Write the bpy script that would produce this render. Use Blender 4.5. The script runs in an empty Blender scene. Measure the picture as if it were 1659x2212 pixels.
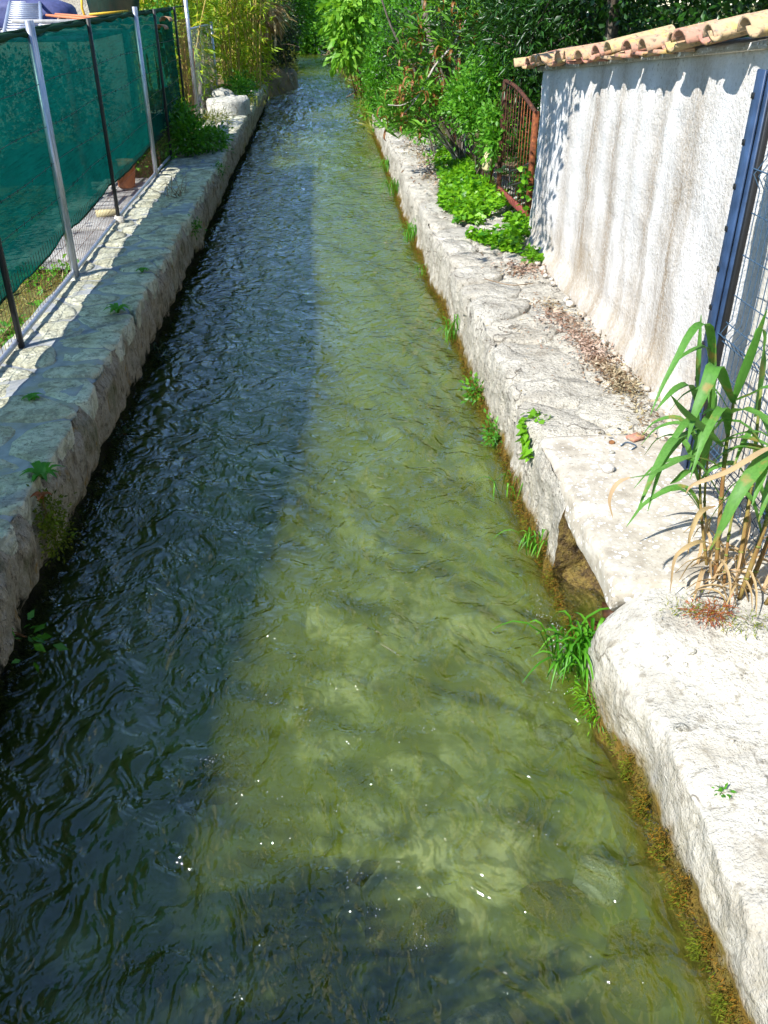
import bpy, bmesh, math, random
import numpy as np
from mathutils import Vector, Matrix
R = math.radians
rng = np.random.default_rng(7)
random.seed(7)
SC = bpy.context.scene
COL = SC.collection

# ------------------------------------------------------------------ camera
cam = bpy.data.cameras.new('camera'); camo = bpy.data.objects.new('camera', cam); COL.objects.link(camo)
cam.sensor_fit = 'HORIZONTAL'; cam.sensor_width = 36.0; cam.lens = 36.0 * 1850 / 1659
cam.clip_start = 0.02; cam.clip_end = 800
camo.location = (0, 0, 2.9)
TH, YAW = R(30.87), R(4.02)
fwd = Vector((math.sin(YAW) * math.cos(TH), math.cos(YAW) * math.cos(TH), -math.sin(TH)))
camo.rotation_euler = fwd.to_track_quat('-Z', 'Y').to_euler()
SC.camera = camo

# ------------------------------------------------------------------ light
LIGHT = Vector((0.81, 0.70, -1.0)).normalized()
ELEV = math.asin(-LIGHT.z)
w = bpy.data.worlds.new('World'); SC.world = w; w.use_nodes = True
wn = w.node_tree; bg = wn.nodes['Background']
sky = wn.nodes.new('ShaderNodeTexSky'); sky.sky_type = 'NISHITA'; sky.sun_disc = False
sky.sun_elevation = ELEV; sky.sun_rotation = math.atan2(-LIGHT.x, -LIGHT.y)
sky.air_density = 1.0; sky.dust_density = 0.0; sky.ozone_density = 5.0
wn.links.new(sky.outputs[0], bg.inputs[0]); bg.inputs[1].default_value = 0.14
sun = bpy.data.lights.new('sun', 'SUN'); suno = bpy.data.objects.new('sun', sun); COL.objects.link(suno)
sun.energy = 5.0; sun.angle = R(0.5); sun.color = (1.0, 0.975, 0.925)
suno.rotation_euler = LIGHT.to_track_quat('-Z', 'Y').to_euler(); suno.location = (-20, -20, 25)
vs = SC.view_settings; vs.view_transform = 'Standard'; vs.look = 'None'; vs.gamma = 1.0; vs.use_curve_mapping = False
vs.exposure = 0.88
SC.render.engine = 'CYCLES'
cy = SC.cycles; cy.use_denoising = True; cy.use_adaptive_sampling = True; cy.adaptive_threshold = 0.035; cy.volume_bounces = 0
try: cy.denoiser = 'OPENIMAGEDENOISE'; cy.denoising_input_passes = 'RGB_ALBEDO_NORMAL'
except Exception: pass
cy.max_bounces = 4; cy.diffuse_bounces = 2; cy.glossy_bounces = 1; cy.transmission_bounces = 2; cy.transparent_max_bounces = 8
cy.caustics_reflective = False; cy.caustics_refractive = False
cy.sample_clamp_indirect = 6.0

# ------------------------------------------------------------------ numeric noise
def hsh(a, b, s): v = np.sin(a * 127.1 + b * 311.7 + s * 74.7) * 43758.5453; return v - np.floor(v)
def vn(x, y, s=0):
    ix, iy = np.floor(x), np.floor(y); fx, fy = x - ix, y - iy
    fx = fx * fx * fx * (fx * (6 * fx - 15) + 10); fy = fy * fy * fy * (fy * (6 * fy - 15) + 10)
    a = hsh(ix, iy, s); b = hsh(ix + 1, iy, s); c = hsh(ix, iy + 1, s); d = hsh(ix + 1, iy + 1, s)
    return (a + (b - a) * fx) * (1 - fy) + (c + (d - c) * fx) * fy
def fbm(x, y, s=0, o=4, g=0.5):
    r = np.zeros_like(np.asarray(x, float)); a = 1.0; t = 0
    for k in range(o):
        r = r + a * (vn(x * 2 ** k + 17.3 * k, y * 2 ** k - 9.1 * k, s + k) - 0.5); t += a; a *= g
    return r / t * 2
def sstep(a, b, x): t = np.clip((x - a) / (b - a), 0, 1); return t * t * (3 - 2 * t)

# ------------------------------------------------------------------ node helper
class T:
    def __init__(s, name):
        s.m = bpy.data.materials.new(name); s.m.use_nodes = True; s.t = s.m.node_tree; s.t.nodes.clear()
        s.out = s.t.nodes.new('ShaderNodeOutputMaterial')
        s.geo = s.t.nodes.new('ShaderNodeNewGeometry'); s.P = s.geo.outputs['Position']; s.N = None
    def n(s, typ, ins=None, **pr):
        nd = s.t.nodes.new('ShaderNode' + typ)
        for k, v in pr.items(): setattr(nd, k, v)
        for k, v in (ins or {}).items():
            sk = nd.inputs[k]
            if isinstance(v, bpy.types.NodeSocket): s.t.links.new(v, sk)
            elif isinstance(v, (tuple, list)) and len(v) == 3 and sk.type == 'RGBA': sk.default_value = (*v, 1)
            else: sk.default_value = v
        return nd
    def pos(s, st=(1, 1, 1)):
        if st == (1, 1, 1): return s.P
        return s.n('Mapping', {0: s.P, 'Scale': st}).outputs[0]
    def noise(s, scale, st=(1, 1, 1), detail=5, rough=0.6, dist=0.0):
        return s.n('TexNoise', {'Vector': s.pos(st), 'Scale': scale, 'Detail': min(detail, 5), 'Roughness': rough, 'Distortion': dist}).outputs[0]
    def mr(s, v, a, b, c=0.0, d=1.0):
        return s.n('MapRange', {0: v, 1: a, 2: b, 3: c, 4: d}).outputs[0]
    def math(s, op, a, b=0.0): return s.n('Math', {0: a, 1: b}, operation=op).outputs[0]
    def ramp(s, f, cols):
        nd = s.n('ValToRGB', {0: f}); e = nd.color_ramp.elements
        while len(e) < len(cols): e.new(0.5)
        for k, (p, c) in enumerate(cols):
            e[k].position = p; e[k].color = (*c, 1) if isinstance(c, (tuple, list)) else (c, c, c, 1)
        return nd.outputs[0]
    def mix(s, f, a, b, bt='MIX'):
        nd = s.n('Mix', {}, data_type='RGBA', blend_type=bt)
        for i, v in ((0, f), (6, a), (7, b)):
            sk = nd.inputs[i]
            if isinstance(v, bpy.types.NodeSocket): s.t.links.new(v, sk)
            else: sk.default_value = (*v, 1) if isinstance(v, (tuple, list)) else v
        return nd.outputs[2]
    def axis(s, i): return s.n('SeparateXYZ', {0: s.P}).outputs[i]
    def spots(s, scale, thr, soft=0.05, rnd=1.0):
        nz = s.n('TexNoise', {'Vector': s.P, 'Scale': scale * 1.7, 'Detail': 3.0}).outputs['Color']
        v = s.n('VectorMath', {0: s.P, 1: s.n('VectorMath', {0: nz, 3: 0.35 / scale}, operation='SCALE').outputs[0]}, operation='ADD').outputs[0]
        d = s.n('TexVoronoi', {'Vector': v, 'Scale': scale, 'Randomness': rnd}).outputs['Distance']
        return s.mr(d, thr, thr - soft)
    def bump(s, layers):
        nrm = None
        for h, strength, dist in layers:
            ins = {'Height': h, 'Strength': strength, 'Distance': dist}
            if nrm: ins['Normal'] = nrm
            nrm = s.n('Bump', ins).outputs[0]
        s.N = nrm; return nrm
    def pbr(s, col, rough=0.85, spec=0.25, metal=0.0, transl=0.0, tcol=None):
        ins = {'Base Color': col, 'Roughness': rough, 'Specular IOR Level': spec, 'Metallic': metal}
        if s.N: ins['Normal'] = s.N
        sh = s.n('BsdfPrincipled', ins).outputs[0]
        if transl:
            tr = s.n('BsdfTranslucent', {0: tcol if tcol is not None else col}).outputs[0]
            sh = s.n('MixShader', {0: transl, 1: sh, 2: tr}).outputs[0]
        s.t.links.new(sh, s.out.inputs[0]); return s.m

def plain(name, c, rough=0.6, spec=0.3, metal=0.0, var=0.12, scale=18, bump=0.3):
    t = T(name); nz = t.noise(scale)
    lo = tuple(v * (1 - var) for v in c); hi = tuple(min(1, v * (1 + var)) for v in c)
    t.bump([(nz, bump, 0.004)])
    return t.pbr(t.ramp(nz, [(0.3, lo), (0.7, hi)]), rough, spec, metal)

def leafmat(name, dark, light, transl=0.42, rough=0.42, spec=0.4, third=None, blem=0.0):
    t = T(name); ri = t.geo.outputs['Random Per Island']
    cols = [(0.0, dark), (1.0, light)] if third is None else [(0.0, dark), (0.72, light), (0.9, third)]
    c = t.ramp(ri, cols)
    nz = t.noise(1.3, detail=2)
    c = t.mix(t.mr(nz, 0.35, 0.65), c, t.mix(1.0, c, (0.72, 0.86, 0.6), 'MULTIPLY'))
    if blem:
        st = t.noise(90, (1, 1, 0.10), 3); c = t.mix(t.mr(st, .4, .65, 0, .45), c, t.mix(1.0, c, (0.5, 0.6, 0.5), 'MULTIPLY'))
        c = t.mix(t.mr(t.noise(9, detail=4), .60, .70, 0, blem), c, (0.34, 0.22, 0.07))
    tc = t.mix(1.0, c, (1.5, 1.35, 0.7), 'MULTIPLY')
    return t.pbr(c, rough, spec, 0.0, transl, tc)

# ---- stone and plaster
def m_flag():
    t = T('left_flagstone'); a = t.noise(3.2, detail=8, rough=0.65); b = t.noise(22, detail=6, rough=0.7)
    c = t.ramp(a, [(0.3, (0.34, 0.32, 0.20)), (0.45, (0.58, 0.56, 0.40)), (0.6, (0.70, 0.69, 0.54)), (0.75, (0.48, 0.50, 0.40))])
    oi = t.n('ObjectInfo').outputs['Random']
    c = t.mix(t.mr(oi, 0, 1, 0, 0.4), c, (0.42, 0.40, 0.26))
    pits = t.mr(t.noise(9, (1.0, 1.0, 1.0), 7, 0.7, 0.6), 0.53, 0.42)
    c = t.mix(t.math('MULTIPLY', pits, 0.5), c, (0.12, 0.11, 0.08))
    c = t.mix(t.mr(b, 0.60, 0.68, 0, 0.75), c, (0.07, 0.07, 0.055))
    c = t.mix(t.mr(t.noise(4.5, detail=4), 0.6, 0.72, 0, 0.5), c, (0.13, 0.14, 0.05))
    c = t.mix(t.mr(t.noise(55, detail=4), 0.58, 0.68, 0, 0.6), c, (0.08, 0.075, 0.06))
    t.bump([(a, 1.0, 0.09), (b, 1.0, 0.03), (t.noise(70, detail=3), 0.8, 0.009)])
    return t.pbr(c, 0.9, 0.2)
def m_mortar():
    t = T('grey_mortar'); a = t.noise(9, detail=6); b = t.noise(3, detail=5)
    c = t.ramp(a, [(0.3, (0.21, 0.22, 0.22)), (0.7, (0.36, 0.37, 0.37))])
    c = t.mix(t.mr(b, 0.5, 0.65, 0, 0.8), c, (0.33, 0.32, 0.22))
    t.bump([(a, 0.6, 0.02), (t.noise(60), 0.5, 0.006)]); return t.pbr(c, 0.92, 0.15)
def m_face_left():
    t = T('left_wall_face'); a = t.noise(7, (1, 1, 0.45), 9, 0.75); b = t.noise(34, (1, 1, 0.35), 7, 0.75); z = t.axis(2); g = t.noise(90, (1, 1, .6), 3)
    c = t.ramp(a, [(0.30, (0.08, 0.06, 0.035)), (0.42, (0.34, 0.28, 0.19)), (0.52, (0.52, 0.45, 0.34)), (0.62, (0.40, 0.33, 0.23)), (0.72, (0.62, 0.57, 0.48))])
    c = t.mix(t.mr(b, 0.55, 0.64, 0, 0.8), c, (0.06, 0.045, 0.03))  # strong dark-light contrast in the colour stands in for weak relief shading
    c = t.mix(t.mr(b, 0.44, 0.36, 0, 0.6), c, (0.46, 0.42, 0.35))
    c = t.mix(t.mr(g, 0.57, 0.7, 0, 0.5), c, (0.14, 0.11, 0.08))
    c = t.mix(t.mr(t.noise(8, (1, 1, .6), 5), 0.63, 0.7, 0, 0.8), c, (0.36, 0.20, 0.03))
    c = t.mix(t.mr(t.noise(3.1, detail=5), 0.55, 0.68, 0, 0.6), c, (0.10, 0.12, 0.035))
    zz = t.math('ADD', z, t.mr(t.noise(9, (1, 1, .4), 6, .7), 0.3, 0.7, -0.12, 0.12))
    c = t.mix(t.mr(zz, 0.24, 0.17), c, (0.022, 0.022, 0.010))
    t.bump([(a, 1.0, 0.12), (b, 1.0, 0.05), (g, .8, .012)]); return t.pbr(c, 0.9, 0.2)
def m_right(name='right_limestone', tint=(0.50, 0.465, 0.39), spk=0.65, fine=0.9, bmp=1.0):
    t = T(name); a = t.noise(4, detail=9, rough=0.68); b = t.noise(19, detail=7, rough=0.7)
    lo = tuple(v * 0.62 for v in tint); hi = tuple(min(0.8, v * 1.22) for v in tint)
    c = t.ramp(a, [(0.3, lo), (0.45, tint), (0.62, hi)])
    oi = t.n('ObjectInfo').outputs['Random']
    c = t.mix(t.mr(oi, 0, 1, 0, 0.35), c, (0.48, 0.47, 0.43))
    c = t.mix(t.mr(b, 0.55, 0.66, 0, 0.75), c, (0.21, 0.19, 0.15))
    c = t.mix(t.mr(t.noise(2.1, detail=5, rough=.6), 0.5, 0.68, 0, 0.55), c, (0.27, 0.235, 0.18))
    c = t.mix(t.mr(t.noise(48, detail=4), 0.60, 0.68, 0, spk), c, (0.13, 0.12, 0.10))
    wv = t.n('VectorMath', {0: t.P, 1: t.n('VectorMath', {0: t.n('TexNoise', {'Vector': t.P, 'Scale': 3.0, 'Detail': 4.0}).outputs['Color'], 3: 0.5}, operation='SCALE').outputs[0]}, operation='ADD').outputs[0]
    ck = t.n('TexVoronoi', {'Vector': wv, 'Scale': 1.5}, feature='DISTANCE_TO_EDGE').outputs['Distance']; ck = t.math('MULTIPLY', t.mr(ck, 0.014, 0.004), t.mr(t.noise(2.7), .45, .55))
    c = t.mix(t.math('MULTIPLY', ck, .8), c, (0.10, 0.085, 0.065))
    z = t.math('ADD', t.axis(2), t.mr(t.noise(6), 0.3, 0.7, -0.07, 0.07))
    g = t.noise(11, (1, 1, 0.5), 6, 0.7)
    c = t.mix(t.math('MULTIPLY', t.mr(z, 0.5, 0.2), t.mr(g, 0.42, 0.62, 0, 0.55)), c, (0.27, 0.24, 0.16))
    band = t.mix(t.mr(g, 0.35, 0.65), (0.20, 0.12, 0.02), (0.13, 0.11, 0.03))
    c = t.mix(t.mr(z, 0.17, 0.09), c, band)
    t.bump([(a, bmp, 0.10), (b, bmp, 0.035), (t.noise(75, detail=3), fine, 0.010)])
    return t.pbr(c, 0.92, 0.15)
def m_slab():
    t = T('lichen_concrete'); a = t.noise(7, detail=8, rough=0.65); b = t.noise(60, detail=4)
    c = t.ramp(a, [(0.3, (0.29, 0.255, 0.20)), (0.5, (0.42, 0.38, 0.31)), (0.7, (0.52, 0.49, 0.43))])
    sp = t.math('MAXIMUM', t.spots(13, 0.27), t.math('MULTIPLY', t.spots(34, 0.26), 0.9))
    sp = t.math('MULTIPLY', sp, t.mr(t.noise(3.2), 0.38, 0.52))
    c = t.mix(sp, c, (0.78, 0.77, 0.72))
    c = t.mix(t.mr(t.noise(38, detail=5), 0.60, 0.68, 0, 0.6), c, (0.17, 0.15, 0.12))
    t.bump([(a, 0.5, 0.02), (b, 0.7, 0.006)]); return t.pbr(c, 0.93, 0.12)
def m_plaster(name, base, streaks, dirt=0.8):
    t = T(name); b = t.noise(42, detail=4, rough=0.6); z = t.axis(2); y = t.axis(1)
    c = t.ramp(t.noise(2.5, detail=6), [(0.3, tuple(v * 0.93 for v in base)), (0.7, base)])
    y2 = t.math('ADD', y, t.mr(t.noise(2.2, (0.1, 0.3, 1.0), 3), 0.3, 0.7, -0.07, 0.07))
    u = t.mr(y2, 2.0, 10.0)
    if streaks:
        st = [(0.0, 0.0)]
        for yy, hw, s in streaks: p = (yy - 2) / 8; st += [(p - hw / 8, 0.0), (p, s), (p + hw / 8, 0.0)]
        f = t.ramp(u, st + [(1.0, 0.0)])
        f = t.math('MULTIPLY', f, t.mr(t.noise(9, (1, 1.4, 0.12), 5, 0.65), 0.3, 0.55, 0.35, 1.0))
        f = t.math('MULTIPLY', f, t.mr(z, 2.75, 1.9, 0.55, 1.0))
        f = t.math('MULTIPLY', f, t.mr(t.noise(45, detail=4, rough=.7), .35, .6, .55, 1.0))
        c = t.mix(f, c, (0.23, 0.17, 0.10))
    zz = t.math('ADD', z, t.mr(t.noise(2.3, (1, 1, 0.5), 6, 0.65), 0.3, 0.7, -0.5, 0.5))
    c = t.mix(t.math('MULTIPLY', t.math('MULTIPLY', t.mr(zz, 1.2, 0.55), t.mr(t.noise(28, detail=5, rough=.7), .38, .6, .35, 1.0)), dirt), c, (0.38, 0.31, 0.22))
    c = t.mix(t.math('MULTIPLY', t.mr(b, 0.56, 0.68), t.mr(t.noise(1.7), 0.42, 0.6, 0.25, 0.85)), c, (0.30, 0.27, 0.22))
    t.bump([(t.noise(3.0), 0.3, 0.03), (b, 0.9, 0.014), (t.noise(110, detail=2), 0.6, 0.004)])
    return t.pbr(c, 0.93, 0.1)
def m_tile():
    t = T('terracotta_tile'); a = t.noise(11, detail=6); oi = t.n('ObjectInfo').outputs['Random']
    c = t.ramp(oi, [(0.0, (0.40, 0.17, 0.13)), (0.4, (0.44, 0.26, 0.17)), (0.7, (0.44, 0.32, 0.17)), (1.0, (0.44, 0.29, 0.21))])
    c = t.mix(t.mr(a, 0.52, 0.66, 0, 0.75), c, (0.50, 0.36, 0.10))
    c = t.mix(t.spots(30, 0.24), c, (0.30, 0.26, 0.2))
    c = t.mix(t.mr(t.noise(35), 0.54, 0.66, 0, 0.8), c, (0.14, 0.11, 0.08))
    t.bump([(a, 0.5, 0.012), (t.noise(80), 0.4, 0.004)]); return t.pbr(c, 0.85, 0.2)
def m_rust(name='rust', c0=(0.25, 0.075, 0.025), c1=(0.09, 0.03, 0.015)):
    t = T(name); a = t.noise(28, detail=6)
    t.bump([(a, 0.5, 0.004)]); return t.pbr(t.ramp(a, [(0.35, c1), (0.6, c0), (0.75, (0.36, 0.15, 0.05))]), 0.85, 0.3)
def m_galv():
    t = T('galvanised_steel'); a = t.noise(14, (1, 1, 0.3), 5)
    return t.pbr(t.ramp(a, [(0.3, (0.36, 0.38, 0.42)), (0.7, (0.6, 0.62, 0.66))]), t.mr(a, 0.3, 0.7, 0.32, 0.55), 0.5, 0.75)
def m_cloth():
    t = T('green_shade_cloth'); v = t.noise(50, (1, 0.06, 1), 4); a = t.noise(2.2, (1, 1, 2.5), 5); b = t.noise(150, detail=1)
    c = t.ramp(a, [(0.3, (0.002, 0.043, 0.036)), (0.7, (0.003, 0.066, 0.056))])
    c = t.mix(t.mr(v, 0.45, 0.7, 0, 0.55), c, (0.002, 0.022, 0.022))
    t.bump([(a, 0.3, 0.02), (b, 0.4, 0.003)])
    d = t.n('BsdfDiffuse', {0: c, 'Normal': t.N}).outputs[0]; tr = t.n('BsdfTranslucent', {0: t.mix(1.0, c, (0.8, 1.6, 1.6), 'MULTIPLY')}).outputs[0]
    sh = t.n('MixShader', {0: 0.45, 1: d, 2: tr}).outputs[0]
    sh = t.n('MixShader', {0: t.mr(b, 0.35, 0.65, 0.05, 0.125), 1: sh, 2: t.n('BsdfTransparent', {0: (0.55, 1.0, 0.85)}).outputs[0]}).outputs[0]
    t.t.links.new(sh, t.out.inputs[0]); return t.m
def m_water():
    t = T('stream_water')
    a = t.noise(4.2, (1, 0.8, 1), 2, 0.5, 2.2); b = t.noise(12, (1, 0.75, 1), 2, 0.5, 1.6); k = t.noise(34, (1, .8, 1), 1, 0.5, 0.8)
    rg = t.math('MULTIPLY', t.math('ABSOLUTE', t.math('SUBTRACT', b, 0.5)), t.mr(t.noise(1.1, (1, .6, 1), 3, .5, 1.0), .38, .62, .25, 1.5))
    t.bump([(a, 1.0, 0.030)]); fc = t.n('LayerWeight', {'Blend': 0.5, 'Normal': t.N}).outputs['Facing']; fr = t.mr(t.math('POWER', fc, 3.4), 0.0, 1.0, 0.072, 1.0)
    t.bump([(a, 1.0, 0.08)]); f2 = t.n('Fresnel', {'IOR': 1.31, 'Normal': t.N}).outputs[0]; fr = t.math('MAXIMUM', fr, t.math('MULTIPLY', f2, 0.62))
    t.bump([(a, 1.0, 0.058), (rg, 0.8, -0.024), (k, 0.5, 0.005)])
    gl = t.n('BsdfGlossy', {0: (1, 1, 1), 'Roughness': 0.05, 'Normal': t.N}).outputs[0]
    tp = t.n('BsdfTransparent', {0: (1, 1, 1)}).outputs[0]
    sh = t.n('MixShader', {0: fr, 1: tp, 2: gl}).outputs[0]
    t.t.links.new(sh, t.out.inputs[0])
    vs_ = t.n('VolumeScatter', {'Color': (0.58, 0.72, 0.09), 'Density': 1.25}).outputs[0]
    va = t.n('VolumeAbsorption', {'Color': (0.40, 0.60, 0.06), 'Density': 1.75}).outputs[0]
    t.t.links.new(t.n('AddShader', {0: vs_, 1: va}).outputs[0], t.out.inputs[1]); return t.m
def m_bed():
    t = T('stream_bed'); a = t.noise(2.6, detail=6, rough=0.6); b = t.noise(1.1, detail=4)
    c = t.ramp(a, [(0.3, (0.03, 0.04, 0.008)), (0.45, (0.14, 0.15, 0.03)), (0.58, (0.62, 0.60, 0.32)), (0.72, (0.25, 0.20, 0.06))])
    c = t.mix(t.mr(b, 0.5, 0.65, 0, 0.6), c, (0.12, 0.20, 0.012))
    c = t.mix(t.mr(t.noise(1.8, detail=3), 0.62, 0.72, 0, 0.6), c, (0.30, 0.15, 0.05))
    t.bump([(a, 0.8, 0.05)]); return t.pbr(c, 0.9, 0.1)
def m_soil(name, c0, c1, c2=None):
    t = T(name); a = t.noise(2.2, detail=8, rough=0.7); b = t.noise(30, detail=5)
    c = t.ramp(a, [(0.3, c0), (0.6, c1), (0.75, c2 or c1)])
    c = t.mix(t.mr(b, 0.55, 0.7, 0, 0.6), c, tuple(v * 0.4 for v in c0))
    t.bump([(a, 0.6, 0.05), (b, 0.8, 0.02)]); return t.pbr(c, 0.95, 0.1)
def m_bark(name, c0, c1):
    t = T(name); a = t.noise(14, (1, 1, 0.25), 6, 0.7); t.bump([(a, 0.9, 0.02)])
    return t.pbr(t.ramp(a, [(0.35, c0), (0.65, c1)]), 0.9, 0.15)

def m_mossrock():
    t = T('mossy_wet_rock'); a = t.noise(9, detail=5, rough=.7); b = t.noise(30, detail=5, rough=.7)
    c = t.ramp(a, [(.3, (.02, .014, .006)), (.45, (.12, .075, .025)), (.56, (.24, .17, .04)), (.7, (.09, .08, .02))])
    c = t.mix(t.mr(b, .5, .65, 0, .8), c, (.03, .02, .01)); t.bump([(a, 1.0, .06), (b, 1.0, .03)]); return t.pbr(c, .55, .4)
MT = dict(mossrock=m_mossrock(), wet=plain('wet_brown_stone', (0.06, 0.028, 0.012), 0.35, 0.5, var=.8, bump=1.0), flag=m_flag(), mortar=m_mortar(), lface=m_face_left(), right=m_right(), block=m_right('weathered_concrete', (0.43, 0.405, 0.345), 0.45, 0.5, 0.5),
    slab=m_slab(), tile=m_tile(), rust=m_rust(), rust_red=m_rust('red_oxide', (0.26, 0.06, 0.045), (0.15, 0.04, 0.03)), rust_dark=m_rust('dark_rust', (0.10, 0.035, 0.02), (0.03, 0.015, 0.01)),
    galv=m_galv(), cloth=m_cloth(), water=m_water(), bed=m_bed(),
    plaster=m_plaster('white_plaster', (0.645, 0.63, 0.60), [(4.85, .28, .5), (5.48, .40, 1), (5.98, .30, .8), (6.42, .16, .5), (6.86, .26, .9), (7.48, .36, 1), (8.2, .26, .6), (9.0, .3, .6)]),
    plaster2=m_plaster('grey_plaster', (0.60, 0.57, 0.50), [], 0.5),
    soil=m_soil('dirt', (0.13, 0.09, 0.05), (0.24, 0.18, 0.11), (0.30, 0.25, 0.16)),
    turf=m_soil('rough_turf', (0.07, 0.09, 0.02), (0.16, 0.15, 0.05), (0.30, 0.24, 0.10)),
    black=plain('black_painted_steel', (0.012, 0.012, 0.012), 0.5, 0.4), hem=plain('dark_green_hem', (0.012, 0.05, 0.02), 0.85, 0.1),
    blue=plain('blue_grey_powder_coat', (0.028, 0.055, 0.115), 0.45, 0.4, var=.4, scale=9), wire=plain('dark_wire', (0.03, 0.03, 0.03), 0.5), bluewire=plain('blue_grey_wire', (0.04, 0.08, 0.13), 0.4, 0.5),
    bark=m_bark('grey_bark', (0.07, 0.055, 0.04), (0.20, 0.17, 0.13)), palebark=m_bark('pale_branch_bark', (0.28, 0.24, 0.20), (0.52, 0.47, 0.42)), brownstem=m_bark('brown_stem', (0.12, 0.05, 0.02), (0.26, 0.12, 0.05)),
    culm=m_bark('bamboo_culm', (0.30, 0.22, 0.05), (0.52, 0.40, 0.12)), twig=m_bark('dry_twig', (0.16, 0.10, 0.06), (0.33, 0.25, 0.16)),
    bambooleaf=leafmat('bamboo_leaf', (0.16, 0.28, 0.01), (0.42, 0.56, 0.03), 0.42, third=(0.55, 0.48, 0.05)),
    bushleaf=leafmat('bush_leaf', (0.035, 0.14, 0.008), (0.13, 0.36, 0.02)), paleleaf=leafmat('pale_big_leaf', (0.13, 0.32, 0.02), (0.30, 0.52, 0.07)),
    evergreen=leafmat('evergreen_leaf', (0.008, 0.034, 0.004), (0.035, 0.115, 0.010), 0.25, 0.35, 0.5), darkleaf=leafmat('dark_ivy_leaf', (0.006, 0.018, 0.004), (0.03, 0.065, 0.010), 0.2),
    oleander=leafmat('oleander_leaf', (0.06, 0.20, 0.02), (0.22, 0.42, 0.05), 0.35), brownleaf=leafmat('dead_brown_leaf', (0.20, 0.06, 0.02), (0.40, 0.17, 0.06), 0.3),
    ivy=leafmat('ivy_leaf', (0.05, 0.20, 0.01), (0.26, 0.52, 0.02), 0.42), pinnate=leafmat('fresh_green_leaf', (0.05, 0.20, 0.015), (0.19, 0.44, 0.04)),
    grass=leafmat('grass_blade', (0.05, 0.22, 0.01), (0.16, 0.42, 0.03), 0.4), straw=leafmat('dry_grass', (0.30, 0.20, 0.06), (0.50, 0.38, 0.14), 0.3), drygrass=leafmat('mixed_grass', (0.12, 0.2, 0.02), (0.36, 0.32, 0.06), 0.35),
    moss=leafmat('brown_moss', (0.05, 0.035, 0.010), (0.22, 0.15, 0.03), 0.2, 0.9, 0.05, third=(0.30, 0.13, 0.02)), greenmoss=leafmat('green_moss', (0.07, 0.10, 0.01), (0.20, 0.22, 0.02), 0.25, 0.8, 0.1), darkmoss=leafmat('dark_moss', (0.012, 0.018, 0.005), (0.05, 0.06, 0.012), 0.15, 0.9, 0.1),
    reed=leafmat('reed_leaf', (0.06, 0.20, 0.03), (0.17, 0.36, 0.08), 0.38, 0.5, 0.3, blem=.75), reedstem=m_bark('reed_stem', (0.10, 0.16, 0.03), (0.26, 0.22, 0.06)), reedbase=m_bark('reddish_reed_stem', (0.20, 0.09, 0.035), (0.24, 0.20, 0.06)),
    dryleaf=leafmat('dry_reed_leaf', (0.34, 0.18, 0.10), (0.62, 0.46, 0.30), 0.3, 0.7, 0.1), litter=leafmat('leaf_litter', (0.16, 0.08, 0.05), (0.55, 0.42, 0.34), 0.15, 0.8, 0.1),
    redplant=leafmat('red_stonecrop', (0.30, 0.05, 0.02), (0.45, 0.12, 0.03), 0.3, third=(0.25, 0.22, 0.03)), lily=leafmat('weed_leaf', (0.05, 0.2, 0.015), (0.12, 0.34, 0.03)),
    pot=plain('terracotta_pot', (0.48, 0.16, 0.06), 0.75), alu=plain('aluminium', (0.42, 0.44, 0.50), 0.4, 0.5, 0.6), tub=plain('dark_green_plastic', (0.012, 0.05, 0.04), 0.4, 0.4), tubblack=plain('black_plastic', (0.015, 0.014, 0.02), 0.45, 0.4),
    yellow=plain('yellow_hose', (0.62, 0.38, 0.03), 0.5), orange=plain('orange_cane', (0.55, 0.18, 0.08), 0.6), paleboard=plain('pale_board', (0.42, 0.40, 0.38), 0.8, 0.1, var=0.25), blueboard=plain('blue_grey_sheet', (0.06, 0.07, 0.17), 0.6, var=0.25),
    beige=m_soil('beige_render', (0.34, 0.30, 0.22), (0.46, 0.41, 0.32)), slabgrey=m_soil('grey_paver', (0.28, 0.27, 0.25), (0.42, 0.41, 0.38)), gravel=m_soil('grey_gravel', (0.12, 0.12, 0.12), (0.34, 0.33, 0.31)),
    yellowbrick=plain('pale_yellow_brick', (0.58, 0.50, 0.28), 0.9, 0.1), boulder=m_right('pale_boulder', (0.54, 0.52, 0.44)), foam=plain('white_foam_and_glint', (0.75, 0.78, 0.78), 0.5))

# ------------------------------------------------------------------ mesh helpers
def mesh(name, V, F, smooth=False):
    V = np.asarray(V, dtype=np.float32).reshape(-1, 3); me = bpy.data.meshes.new(name)
    if isinstance(F, np.ndarray):
        k = F.shape[1]; lt = np.full(len(F), k, np.int32); li = F.ravel().astype(np.int32)
    else:
        lt = np.array([len(f) for f in F], np.int32); li = np.array([i for f in F for i in f], np.int32)
    me.vertices.add(len(V)); me.vertices.foreach_set('co', V.ravel())
    me.loops.add(len(li)); me.loops.foreach_set('vertex_index', li)
    me.polygons.add(len(lt)); me.polygons.foreach_set('loop_start', np.concatenate([[0], np.cumsum(lt)[:-1]]).astype(np.int32))
    if smooth: me.polygons.foreach_set('use_smooth', np.ones(len(lt), bool))
    me.update(calc_edges=True); me.validate(); return me
def put(name, me, mat=None, parent=None, loc=None, rot=None, sc=None, kind=None):
    o = bpy.data.objects.new(name, me); COL.objects.link(o)
    if mat and not me.materials: me.materials.append(MT[mat])
    if parent is not None: o.parent = parent
    if loc is not None: o.location = loc
    if rot is not None: o.rotation_euler = rot
    if sc is not None: o.scale = sc
    if kind: o['kind'] = kind
    return o
def obj(name, VF, mat, parent=None, smooth=False, kind=None): return put(name, mesh(name, VF[0], VF[1], smooth), mat, parent, kind=kind)
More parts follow.
